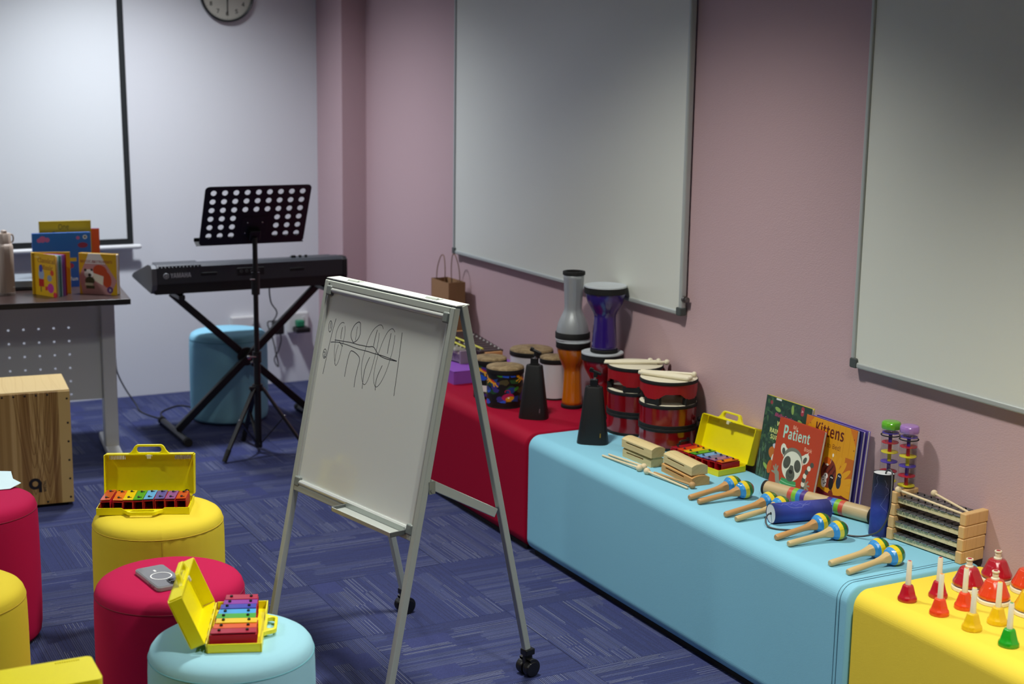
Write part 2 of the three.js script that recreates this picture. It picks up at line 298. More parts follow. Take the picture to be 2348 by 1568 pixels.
// ---------------------------------------------------------------- easel whiteboard
{
  // local frame: x along the easel (left to right), z towards the viewer; origin on the floor below the front top edge
  const t = thing('easel_whiteboard', 'grey metal A-frame easel whiteboard with black handwriting, standing on castors', 'easel', [1.592, 0, -3.751], Math.atan2(-0.98, 0.1991));
  const em = mat(0xaab1ab, 0.45, { metalness: 0.1 }), hx = 0.3215, top = 1.115, S = 0.211, q = Math.atan(S);
  const F = (x, y, d = 0) => V(x, y - d * Math.sin(q), (top - y) * S - d * Math.cos(q)); // point on the tilted front plane, d behind it
  const up = V(0, Math.sin(q), Math.cos(q)), W = 0.02;
  for (const s of [-1, 1]) {
    obj('front_leg', bar(F(s * (hx - W / 2), 0.08, W / 2), F(s * (hx - W / 2), top, W / 2), W, W, up, 0.003), em, t);
    // rear leg: leans the other way
    const xs = s * (hx - W / 2), a = V(xs, 0.08, -0.278), b = V(xs, top + 0.004, -0.033);
    obj('rear_leg', bar(a, b, W, W, V(0, -0.2, 1), 0.003), em, t);
    obj('side_brace', bar(V(xs, 0.643, 0.078), V(xs, 0.518, -0.152), 0.018, 0.026, V(0, 0.9, 0.4), 0.002), em, t);
    obj('brace_bracket', [bx(0.004, 0.034, 0.02, s * (hx + 0.001), 0.632, 0.074), cy(0.006, 0.006, 0.005, 0, 0, 0, 12).rotateZ(Math.PI / 2).translate(s * (hx + 0.003), 0.624, 0.074)], mat(0x8d9390, 0.4, { metalness: 0.5 }), t);
  }
  obj('front_crossbar', bar(F(-hx + W, top - W / 2, W / 2), F(hx - W, top - W / 2, W / 2), W, W, up, 0.003), em, t);
  obj('front_crossbar', bar(F(-hx + W, 0.498, W / 2), F(hx - W, 0.498, W / 2), W, W, up, 0.003), em, t);
  obj('rear_crossbar', bar(V(-hx + W, top - 0.008, -0.036), V(hx - W, top - 0.008, -0.036), W, 0.02, V(0, 0, 1), 0.003), em, t);
  obj('top_plate', bx(2 * hx - 0.004, 0.003, 0.046, 0, top + 0.004, -0.027), mat(0xd7dcd8, 0.4, { metalness: 0.2 }), t);
  for (const x of [-0.2, 0.19]) obj('hinge', [cy(0.0045, 0.0045, 0.05, 0, 0, 0, 10).rotateZ(Math.PI / 2).translate(x, top + 0.006, -0.022), bx(0.05, 0.002, 0.026, x, top + 0.006, -0.028)], em, t);
  // castors
  const castor = (x, z) => {
    const w = obj('castor', [bx(0.03, 0.02, 0.034, x, 0.072, z, 0.004), lathe([[0, -0.012], [0.021, -0.012], [0.0235, -0.006], [0.0235, 0.006], [0.021, 0.012], [0, 0.012]], 22).rotateZ(Math.PI / 2).translate(x - 0.016, 0.0235, z), lathe([[0, -0.012], [0.021, -0.012], [0.0235, -0.006], [0.0235, 0.006], [0.021, 0.012], [0, 0.012]], 22).rotateZ(Math.PI / 2).translate(x + 0.016, 0.0235, z)], mat(0x0c0c0d, 0.4), t);
    obj('fork', [bx(0.012, 0.05, 0.03, x, 0.045, z, 0.003), cy(0.006, 0.006, 0.03, x, 0.085, z, 12), new THREE.CylinderGeometry(0.027, 0.027, 0.05, 22, 1, false, Math.PI * 0.5, Math.PI).rotateZ(Math.PI / 2).rotateX(0.4).translate(x, 0.027, z)], mat(0x161617, 0.5), t);
  };
  for (const s of [-1, 1]) { castor(s * (hx - W / 2), -0.283); castor(s * (hx - W / 2), (top - 0.06) * S - 0.012); }
  // board
  const STROKES = [[60,190,59,212,49,222,38,215,30,195,31,173,41,162,53,170,60,190],[45,174,48,202],[85,148,71,198,50,433],[165,158,150,153,122,174,107,214,111,252,118,306,133,346,147,373,155,376,173,350,179,283,185,240,186,202,176,171],[156,181,152,210,158,238],[272,240,246,223,237,195,254,155,288,132,308,137,311,159,321,191,305,224,272,240],[285,159,287,227],[107,252,183,247,258,242,319,244,355,241,407,241,447,231,469,244,501,265,546,272,603,273,657,270],[74,268,117,259,194,258,248,260,325,265,391,262,457,264,529,263,594,266,657,269],[151,255,183,272],[145,270,133,314,142,369],[247,414,245,371,255,281,285,281,326,291,356,308,346,356,340,411,344,449],[505,137,494,122,468,121,429,146,399,191,383,260,374,315,379,359,397,401,422,429,447,409,466,340,475,274,482,203,478,161],[457,150,450,192,449,229],[432,288,411,329,406,383,414,444],[603,138,590,126,572,125,543,145,517,198,499,257,488,341,498,396,524,423,556,398,587,336,603,273,613,211,609,153],[575,149,571,202,572,246],[547,310,525,355,516,397,525,432],[662,133,674,265,682,431],[51,330,49,349,39,358,27,352,20,335,22,317,32,308,44,313,51,330],[24,327,35,323,41,331,31,349,51,348]];
  const bc = canvas(1024, 1024, (g) => {
    g.fillStyle = '#d3d8d5'; g.fillRect(0, 0, 1024, 1024); g.strokeStyle = '#17181a'; g.lineCap = g.lineJoin = 'round';
    STROKES.forEach((s, k) => {
      g.lineWidth = [3, 6, 10, 12, 15].includes(k) ? 2.6 : 3.6; g.beginPath(); const p = (i) => [17 + s[2 * i] * 0.99, 3.5 + s[2 * i + 1] * 1.0066], n = s.length / 2; g.moveTo(...p(0));
      for (let i = 1; i < n - 1; i++) { const [a, b] = p(i), [c, d] = p(i + 1); g.quadraticCurveTo(a, b, (a + c) / 2, (b + d) / 2); } g.lineTo(...p(n - 1)); g.stroke();
    });
  });
  const bw = 0.604, y0 = 0.507, y1 = 1.096, bl = (y1 - y0) / Math.cos(q);
  const plane = new THREE.BoxGeometry(bw, bl, 0.006);
  plane.applyMatrix4(M4.makeBasis(V(1, 0, 0), V(0, Math.cos(q), -Math.sin(q)), V(0, Math.sin(q), Math.cos(q))));
  const mid = F(0, (y0 + y1) / 2, 0.012); plane.translate(mid.x, mid.y, mid.z);
  obj('writing_board', plane, mat(0xffffff, 0.16, { map: tex(bc), clearcoat: 0.6, clearcoatRoughness: 0.06 }), t);
  const rail = mat(0xbfc3c1, 0.3, { metalness: 0.4 });
  obj('board_rail', rod(F(-bw / 2 + 0.02, y1 - 0.008, 0.006), F(bw / 2 - 0.02, y1 - 0.008, 0.006), 0.0085, 0.0085, 14), rail, t);
  obj('board_rail', rod(F(-bw / 2 + 0.02, y0 + 0.008, 0.006), F(bw / 2 - 0.02, y0 + 0.008, 0.006), 0.0085, 0.0085, 14), rail, t);
  for (const s of [-1, 1]) obj('board_rail', bar(F(s * (bw / 2 - 0.004), y0 + 0.02, 0.007), F(s * (bw / 2 - 0.004), y1 - 0.02, 0.007), 0.009, 0.012, up, 0.003), rail, t);
  for (const s of [-1, 1]) for (const y of [y0 + 0.01, y1 - 0.01]) { const p = F(s * (bw / 2 - 0.012), y, 0.006); const g = bx(0.026, 0.03, 0.02, 0, 0, 0, 0.005).rotateX(-q).translate(p.x, p.y, p.z); obj('corner_clip', g, mat(0x6f7674, 0.4), t); }
  // pen tray clipped on the lower rail, right half
  const tray = obj('pen_tray', [bx(0.29, 0.003, 0.05, 0.128, 0.503, 0.152, 0.001), bx(0.29, 0.012, 0.003, 0.128, 0.507, 0.176, 0.001), bx(0.29, 0.02, 0.003, 0.128, 0.511, 0.1295, 0.001)], mat(0xb9bfbb, 0.35, { metalness: 0.4 }), t);
  obj('tray_end', [bx(0.004, 0.014, 0.05, -0.018, 0.507, 0.152, 0.0015), bx(0.004, 0.014, 0.05, 0.275, 0.507, 0.152, 0.0015)], C.aluDark, tray);
  const mk = F(-hx + 0.028, top - 0.013, -0.0004), lg = canvas(64, 64, (g) => { g.fillStyle = '#9fa6a1'; g.fillRect(0, 0, 64, 64); g.strokeStyle = '#1a1b1c'; g.lineWidth = 5; g.beginPath(); g.moveTo(10, 8); g.lineTo(20, 34); g.lineTo(44, 34); g.lineTo(54, 8); g.moveTo(32, 6); g.lineTo(32, 40); g.moveTo(22, 10); g.lineTo(28, 30); g.moveTo(42, 10); g.lineTo(36, 30); g.stroke(); g.fillStyle = '#1a1b1c'; g.fillRect(14, 48, 36, 8); });
  obj('maker_mark', bx(0.014, 0.014, 0.0006).rotateX(-q).translate(mk.x, mk.y, mk.z), mat(0xffffff, 0.45, { map: tex(lg) }), t);
}

// ---------------------------------------------------------------- glockenspiel in a yellow carrying case
const caseYellow = mat(0xece000, 0.38, { clearcoat: 0.25, clearcoatRoughness: 0.3 });
const redPlastic = mat(0xb3122a, 0.4), pinBlack = mat(0x0d0d0d, 0.35);
function handleShape(w0, w1, d, slot) { // a loop handle that stands out from an edge along +y
  const s = new THREE.Shape(); s.moveTo(-w0, 0); s.quadraticCurveTo(-w1 - 0.012, 0.002, -w1 - 0.004, d * 0.5); s.quadraticCurveTo(-w1 + 0.002, d, -w1 + 0.012, d); s.lineTo(w1 - 0.012, d); s.quadraticCurveTo(w1 - 0.002, d, w1 + 0.004, d * 0.5); s.quadraticCurveTo(w1 + 0.012, 0.002, w0, 0); s.closePath();
  s.holes.push(rrect(slot * 2, d * 0.58, d * 0.26, 0, d * 0.48, THREE.Path)); return s;
}
function caseParts(t, L, D, lidAngle, bars, R, untidy) {
  const h = 0.021, w = 0.003, front = poly([[-L / 2, 0], [L / 2, 0], [L / 2, h], [0.062, h], [0.046, 0.01], [-0.046, 0.01], [-0.062, h], [-L / 2, h]]);
  obj('case_base', [flat(ext(rrect(L, D, 0.009), w, 0.001)), flat(ext((() => { const s = rrect(L, D, 0.009); s.holes.push(rrect(L - 2 * w, D - 2 * w, 0.007, 0, 0, THREE.Path)); return s; })(), h)).translate(0, 0, 0)].slice(0, 1).concat(
    bx(L - 0.012, h, w, 0, h / 2, -D / 2 + w / 2), bx(w, h, D - 0.008, -L / 2 + w / 2, h / 2, 0, 0.001), bx(w, h, D - 0.008, L / 2 - w / 2, h / 2, 0, 0.001), ext(front, w).translate(0, 0, D / 2 - w)), caseYellow, t);
  obj('base_handle', flat(ext(handleShape(0.06, 0.042, 0.029, 0.034), 0.011, 0.0015)).rotateY(Math.PI).translate(0, 0.006, D / 2 - 0.001), caseYellow, t);
  // lid: closed position first, hinge along x at the origin, then swung open
  const ld = 0.033, plate = rrect(L, D, 0.008);
  for (const s of [-1, 1]) for (let k = 0; k < 11; k++) plate.holes.push(poly([[s * 0.097 - 0.0225 + k * 0.0045, D / 2 - 0.02], [s * 0.097 - 0.0225 + k * 0.0045, D / 2 - 0.008], [s * 0.097 - 0.0205 + k * 0.0045, D / 2 - 0.008], [s * 0.097 - 0.0205 + k * 0.0045, D / 2 - 0.02]], THREE.Path));
  const q = new THREE.Matrix4().makeTranslation(0, h, -D / 2 - 0.001).multiply(new THREE.Matrix4().makeRotationX(-lidAngle));
  const lidGeo = [flat(ext(plate, w)).rotateY(Math.PI).translate(0, ld - w, D / 2), bx(L - 0.01, ld, w, 0, ld / 2, w / 2), bx(L - 0.01, ld, w, 0, ld / 2, D - w / 2), bx(w, ld, D - 0.006, -L / 2 + w / 2, ld / 2, D / 2, 0.001), bx(w, ld, D - 0.006, L / 2 - w / 2, ld / 2, D / 2, 0.001)];
  obj('lid', lidGeo.map((g) => g.applyMatrix4(q)), caseYellow, t);
  obj('lid_handle', flat(ext(handleShape(0.066, 0.044, 0.029, 0.036), 0.011, 0.0015)).rotateY(Math.PI).translate(0, 0.004, D - 0.001).applyMatrix4(q), caseYellow, t);
  obj('latch', [bx(0.02, 0.012, 0.004, 0, 0.006, D - 0.005, 0.001).applyMatrix4(q), bx(0.012, 0.004, 0.012, 0, -0.001, D - 0.008, 0.001).applyMatrix4(q)], mat(0xe9e6c8, 0.35, { transmission: 0.35, thickness: 0 }), t);
  obj('hinge', [-0.09, -0.03, 0.03, 0.09].map((x) => cy(0.0028, 0.0028, 0.022, 0, 0, 0, 10).rotateZ(Math.PI / 2).translate(x, h, -D / 2 - 0.002)), caseYellow, t);
  const n = bars.length, pitch = (L - 0.022) / n;
  bars.forEach((col, i) => {
    const len = 0.101 - i * 0.0037, x = -L / 2 + 0.011 + pitch * (i + 0.5), y0 = 0.0035, bh = 0.031, bwid = pitch - 0.0012, zc = (R() - 0.5) * 0.008 * untidy - 0.002, lift = R() * 0.0045 * untidy, roll = (R() - 0.5) * 0.12 * untidy;
    const frame = rrect(bwid, bh, 0.001); frame.holes.push(rrect(bwid - 0.0045, bh - 0.0045, 0.0008, 0, 0, THREE.Path));
    const b = obj('resonator_block', [ext(frame, len + 0.004).translate(0, bh / 2, -(len + 0.004) / 2), bx(bwid, bh, 0.002, 0, bh / 2, -(len + 0.004) / 2 + 0.001)], redPlastic, t);
    b.position.set(x, y0 + lift, zc); b.rotation.z = roll; b.rotation.y = (R() - 0.5) * 0.04 * untidy;
    obj('tone_bar', bx(pitch - 0.0022, 0.0026, len, 0, bh + 0.0042, 0.001, 0.0006), mat(col, 0.32, { clearcoat: 0.4, clearcoatRoughness: 0.2 }), b);
    for (const s of [-1, 1]) obj('pin', [cy(0.0022, 0.0022, 0.007, 0, bh + 0.004, s * len * 0.31), lathe([[0, 0.0048], [0.0022, 0.0044], [0.0036, 0.003], [0.0038, 0.001], [0.003, 0]], 14).translate(0, bh + 0.0055, s * len * 0.31), bx(0.011, 0.0012, 0.002, 0.003, bh + 0.0062, s * len * 0.31)], pinBlack, b);
  });
}
function glockenspiel(pos, turn, lidAngle, bars, seed, untidy, label) {
  const t = thing('glockenspiel', label, 'glockenspiel', pos, turn); caseParts(t, 0.267, 0.125, lidAngle, bars, rng(seed), untidy); return t;
}
const BARS_A = [0xc24a26, 0xdd6a22, 0xe6c413, 0x4aa02c, 0x5aa9df, 0x5a4f9a, 0x8b4a8e, 0xc4481f], BARS_B = [0xa81c38, 0xda5a1e, 0xe9c41c, 0x42a32e, 0x3f9fe0, 0x3940ac, 0x862f9c, 0xa9203f], BARS_C = [0xa01226, 0xd94313, 0xe2b615, 0x44a02a, 0x5c9ddd, 0x5a529c, 0x96508e, 0xd9571d];
glockenspiel([0.9916, 0.447, -4.151], -0.395, rad(97), BARS_A, 31, 1, 'open yellow glockenspiel case with two black-headed mallets behind its bars, on the yellow pouf');
glockenspiel([0.95, 0.447, -3.123], 1.195, rad(113), BARS_B, 32, 0.7, 'open yellow glockenspiel case on the pale blue pouf in front, its bars lined up');
glockenspiel([2.797, T, -3.858], -1.463, rad(106), BARS_C, 33, 0.5, 'open yellow glockenspiel case on the blue bench between woodblocks and books');
{ // two mallets lying behind the bars of the first case
  const th = -0.395, P = (x, y, z) => V(0.9916 + x * Math.cos(th) + z * Math.sin(th), 0.447 + y, -4.151 - x * Math.sin(th) + z * Math.cos(th));
  const mallet = (x0, x1, z, y, label) => { const p0 = P(x0, y, z), p1 = P(x1, y, z), t = thing('mallet', label, 'mallet', [p0.x, p0.y, p0.z]); obj('stick', rod(V(0, 0, 0), p1.sub(p0), 0.0026), mat(0x222222, 0.5), t); obj('head', new THREE.SphereGeometry(0.0085, 20, 14), mat(0x0a0a0a, 0.18, { clearcoat: 0.6 }), t); };
  mallet(0.112, -0.06, -0.0545, 0.0335, 'black-headed mallet at the right end of the case on the yellow pouf');
  mallet(-0.085, 0.09, -0.0465, 0.0345, 'black-headed mallet at the left end of the case on the yellow pouf');
}
for (const [cy0, label] of [[0.5, 'closed yellow glockenspiel case in the lower left corner, handle pointing away'], [0.447, 'closed yellow case underneath the one in the lower left corner']]) { // closed cases in the foreground, handle side away from the camera
  const t = thing('glockenspiel_case', label, 'case', [0.427, cy0, -2.806], Math.PI - 0.016);
  const L = 0.267, D = 0.125, plate = rrect(L, D, 0.012);
  for (const s of [-1, 1]) for (let k = 0; k < 11; k++) plate.holes.push(poly([[s * 0.085 - 0.0225 + k * 0.0045, -D / 2 + 0.009], [s * 0.085 - 0.0225 + k * 0.0045, -D / 2 + 0.017], [s * 0.085 - 0.0205 + k * 0.0045, -D / 2 + 0.017], [s * 0.085 - 0.0205 + k * 0.0045, -D / 2 + 0.009]], THREE.Path));
  const half = (y0, y1) => ext(rrect(L, D, 0.012), y1 - y0, 0.002).rotateX(-Math.PI / 2).translate(0, y0, 0);
  obj('case_base', half(0, 0.026), caseYellow, t);
  obj('lid', [half(0.0275, 0.052), flat(ext(plate, 0.003, 0.0006)).translate(0, 0.0515, 0)], caseYellow, t);
  obj('base_handle', flat(ext(handleShape(0.06, 0.042, 0.029, 0.034), 0.01, 0.0015)).rotateY(Math.PI).translate(0, 0.014, D / 2 - 0.002), caseYellow, t);
  obj('lid_handle', flat(ext(handleShape(0.066, 0.044, 0.029, 0.036), 0.01, 0.0015)).rotateY(Math.PI).translate(0, 0.031, D / 2 - 0.002), caseYellow, t);
  obj('latch', bx(0.02, 0.012, 0.004, 0, 0.03, D / 2 + 0.001, 0.001), mat(0xe9e6c8, 0.35), t);
}
{ // phone
  const t = thing('phone', 'grey phone in a clear case with a white ring, lying on the magenta pouf', 'phone', [0.874, 0.4465, -3.532], rad(7)); t.rotation.x = 0;
  obj('clear_case', flat(ext(rrect(0.079, 0.164, 0.011), 0.012, 0.003)), mat(0xd9dadd, 0.12, { transmission: 0.6, thickness: 0.002 }), t);
  obj('back_panel', flat(ext(rrect(0.0735, 0.158, 0.009), 0.001)).translate(0, 0.0118, 0), mat(0x6d6e74, 0.22, { clearcoat: 0.5 }), t);
  obj('magnet_ring', [new THREE.RingGeometry(0.0245, 0.0275, 48).rotateX(-Math.PI / 2).translate(0, 0.0133, 0.004), bx(0.0055, 0.0004, 0.013, 0, 0.0132, -0.04, 0.0001)], mat(0xf2f2f2, 0.5), t);
  obj('camera_island', flat(ext(rrect(0.036, 0.037, 0.008), 0.003, 0.001)).translate(0.0165, 0.0125, 0.056), mat(0x3a3b3f, 0.15, { clearcoat: 1 }), t);
  for (const [x, z] of [[0.0085, 0.048], [0.0085, 0.064], [0.025, 0.056]]) obj('lens', [cy(0.0066, 0.007, 0.0025, x, 0.0165, z), cy(0.0045, 0.0045, 0.0005, x, 0.018, z)], mat(0x08080a, 0.08, { clearcoat: 1, metalness: 0.3 }), t);
  obj('buttons', [bx(0.0015, 0.004, 0.016, -0.0398, 0.006, 0.03, 0.0006), bx(0.0015, 0.004, 0.012, -0.0398, 0.006, 0.052, 0.0006)], mat(0x8c8d92, 0.2, { metalness: 0.8 }), t);
}
{ // folded pale blue paper and wooden piece at the left edge
  const g = new THREE.BufferGeometry(), p = [[0.6, 0.4475, -4.72], [0.668, 0.452, -4.735], [0.697, 0.4505, -4.706], [0.689, 0.449, -4.62], [0.703, 0.4495, -4.556], [0.664, 0.4485, -4.522], [0.6, 0.448, -4.53]];
  const sh = poly(p.map(([x, , z]) => [x, -z])), e = flat(ext(sh, 0.0012)); e.translate(0, 0.4478, 0); const q = e.attributes.position; for (let i = 0; i < q.count; i++) { const d = Math.max(0, q.getX(i) - 0.66); q.setY(i, q.getY(i) + d * 0.12); } e.computeVertexNormals();
  const c = canvas(128, 128, (k) => { k.fillStyle = '#c3e3ea'; k.fillRect(0, 0, 128, 128); k.strokeStyle = '#8fa3ad'; k.lineWidth = 2; for (let i = 0; i < 4; i++) { k.beginPath(); k.moveTo(10, 30 + i * 20); k.lineTo(70, 26 + i * 20); k.stroke(); } });
  tag(obj('paper_sheet', e, mat(0xd3ebf0, 0.85)), 'creased pale blue paper on the magenta pouf at the left edge', 'paper');
  const w = obj('woodblock', flat(ext(rrect(0.07, 0.03, 0.008), 0.022, 0.003)), mat(0x8b7650, 0.6)); w.rotation.y = 0.9; w.position.set(0.448, 0.447, -3.712); tag(w, 'brown wooden block cut off by the left edge, on the yellow pouf', 'woodblock');
}

// ---------------------------------------------------------------- maracas
{
  const gloss = { clearcoat: 0.9, clearcoatRoughness: 0.08 };
  const cols = { blue_band: mat(0x2f8fd6, 0.35, gloss), yellow_band: mat(0xe8cf12, 0.35, gloss), green_band: mat(0x147026, 0.35, gloss), red_tip: mat(0x94131d, 0.35, gloss) };
  const RA = 0.031, RR = 0.0278, ballR = (a) => RR * Math.sqrt(Math.max(0, 1 - (a / RA) ** 2));
  const band = (a0, a1) => { const q = []; for (let k = 0; k <= 12; k++) { const a = a0 + (a1 - a0) * k / 12; q.push([ballR(a), a]); } return lathe(q, 40, 3); };
  function maraca(wood) {
    const t = thing('maraca', '', 'maraca');
    const g = [obj('handle', lathe([[0, -0.172], [0.0062, -0.172], [0.0084, -0.1695], [0.0089, -0.165], [0.0088, -0.13], [0.0082, -0.09], [0.0085, -0.07], [0.0102, -0.052], [0.0128, -0.04], [0.0153, -0.03], [0.0168, -0.0262]], 28, 1.2), wood, t)];
    g.push(obj('blue_band', band(-0.0262, -0.0115), cols.blue_band, t), obj('yellow_band', band(-0.0115, 0.002), cols.yellow_band, t), obj('green_band', band(0.002, 0.0165), cols.green_band, t), obj('red_tip', band(0.0165, RA), cols.red_tip, t));
    for (const m of g) { m.geometry.rotateZ(-Math.PI / 2 + 0.108); m.geometry.translate(0.172, 0.0274, 0); } // axis along +x, handle end at the origin, ball resting
    return t;
  }
  const a = maraca(C.handleWood), b = maraca(C.handleWoodPale);
  const L = [[2.51, -3.541, 93.7, 'left maraca of the pair nearest the woodblocks'], [2.51, -3.493, 88.7, 'right maraca of the pair nearest the woodblocks'], [2.507, -3.352, 93.1, 'maraca whose ball stands just left of the lying blue tube'], [2.511, -3.303, 92.3, 'maraca whose ball is hidden behind the lying blue tube'],
    [2.51, -3.115, 93.3, 'maraca touching the end of the lying blue tube'], [2.507, -3.055, 87.6, 'maraca just right of the one touching the lying blue tube'], [2.505, -2.877, 90.3, 'left maraca of the pair in front of the metallophones'], [2.503, -2.802, 93.8, 'maraca nearest the yellow bench, right one of the last pair']];
  let ua = 0, ub = 0;
  L.forEach(([x, z, d, label], i) => {
    const pale = [3, 5, 6, 7].includes(i), src = pale ? b : a, turn = rad(d - 90), first = pale ? ub++ === 0 : ua++ === 0;
    const full = label;
    if (first) { src.position.set(x, T, z); src.rotation.y = turn; src.userData.label = full; src.userData.group = 'maracas lying in pairs on the blue bench'; } else dup(src, [x, T, z], turn, full, 'maracas lying in pairs on the blue bench');
  });
}

// ---------------------------------------------------------------- bells
{
  const gl = { clearcoat: 1, clearcoatRoughness: 0.05 };
  const col = { red: mat(0xb00d22, 0.3, gl), orange: mat(0xdf4113, 0.3, gl), yellow: mat(0xe3b808, 0.3, gl), green: mat(0x1c9a1c, 0.3, gl) }, dot = { red: mat(0xa80f30, 0.5), orange: mat(0xe08a2a, 0.5), yellow: mat(0xe0c61c, 0.5), green: mat(0x2a8a5a, 0.5) };
  function handBell(c, x, z, label) {
    const t = thing('hand_bell', label, 'hand bell', [x, T, z], 0, 'small coloured hand bells on the yellow bench');
    obj('bell', lathe([[0.019, 0.002], [0.0225, 0], [0.0242, 0.002], [0.0246, 0.0055], [0.0238, 0.0095], [0.0222, 0.0122], [0.0206, 0.0142], [0.0178, 0.023], [0.015, 0.033], [0.0135, 0.0385], [0.0118, 0.0412], [0.0085, 0.0425], [0, 0.043]], 44, 0.9), col[c], t);
    obj('handle', lathe([[0.0072, 0.0415], [0.0074, 0.044], [0.007, 0.05], [0.0061, 0.1], [0.0059, 0.1035], [0.0052, 0.1045], [0.004, 0.1045]], 26, 0.9), C.cream, t);
    obj('note_dot', cy(0.0042, 0.0042, 0.0006, 0, 0.1044, 0, 20), dot[c], t);
  }
  [['red', 2.519, -2.594, 'red hand bell nearest the blue bench and the bench front'], ['red', 2.609, -2.58, 'red hand bell standing just behind the front orange hand bell'], ['orange', 2.523, -2.487, 'orange hand bell nearest the bench front'], ['orange', 2.609, -2.491, 'orange hand bell in the second row, beside the orange desk bell'], ['yellow', 2.523, -2.379, 'yellow hand bell nearest the bench front'], ['yellow', 2.608, -2.381, 'yellow hand bell in the second row, near the yellow desk bell'], ['green', 2.527, -2.268, 'green hand bell at the lower right edge']].forEach((a) => handBell(...a));
  function deskBell(c, x, z, label) {
    const t = thing('desk_bell', label, 'desk bell', [x, T, z], 0, 'larger push-top desk bells on the yellow bench');
    obj('base', lathe([[0, 0], [0.0395, 0], [0.0412, 0.002], [0.0412, 0.009], [0.0398, 0.0112], [0.012, 0.0115], [0, 0.0115]], 48), C.cream, t);
    obj('bell', lathe([[0.034, 0.0165], [0.0372, 0.0135], [0.0392, 0.0158], [0.0396, 0.0195], [0.0378, 0.0245], [0.0352, 0.029], [0.0312, 0.038], [0.0262, 0.05], [0.0232, 0.0565], [0.0196, 0.0598], [0.012, 0.0612], [0, 0.0615]], 52, 0.9), col[c], t);
    obj('push_knob', lathe([[0.0105, 0.0605], [0.0105, 0.0645], [0.0078, 0.066], [0.0074, 0.072], [0.0082, 0.074], [0.0056, 0.0752], [0.0056, 0.0772], [0.0092, 0.079], [0.0096, 0.0815], [0.0088, 0.0832], [0.0058, 0.0834], [0, 0.083]], 28), C.cream, t);
    obj('note_dot', cy(0.0058, 0.0058, 0.0006, 0, 0.0834, 0, 20), dot[c === 'orange' ? 'red' : c], t);
  }
  [['red', 2.717, -2.586, 'red desk bell left of the orange one, nearer the blue bench front'], ['red', 2.832, -2.6, 'red desk bell against the pink wall'], ['orange', 2.708, -2.489, 'orange desk bell in full view among the hand bells'], ['orange', 2.846, -2.51, 'orange desk bell cut off by the right edge, by the wall'], ['yellow', 2.729, -2.391, 'yellow desk bell cut off by the right edge']].forEach((a) => deskBell(...a));
}

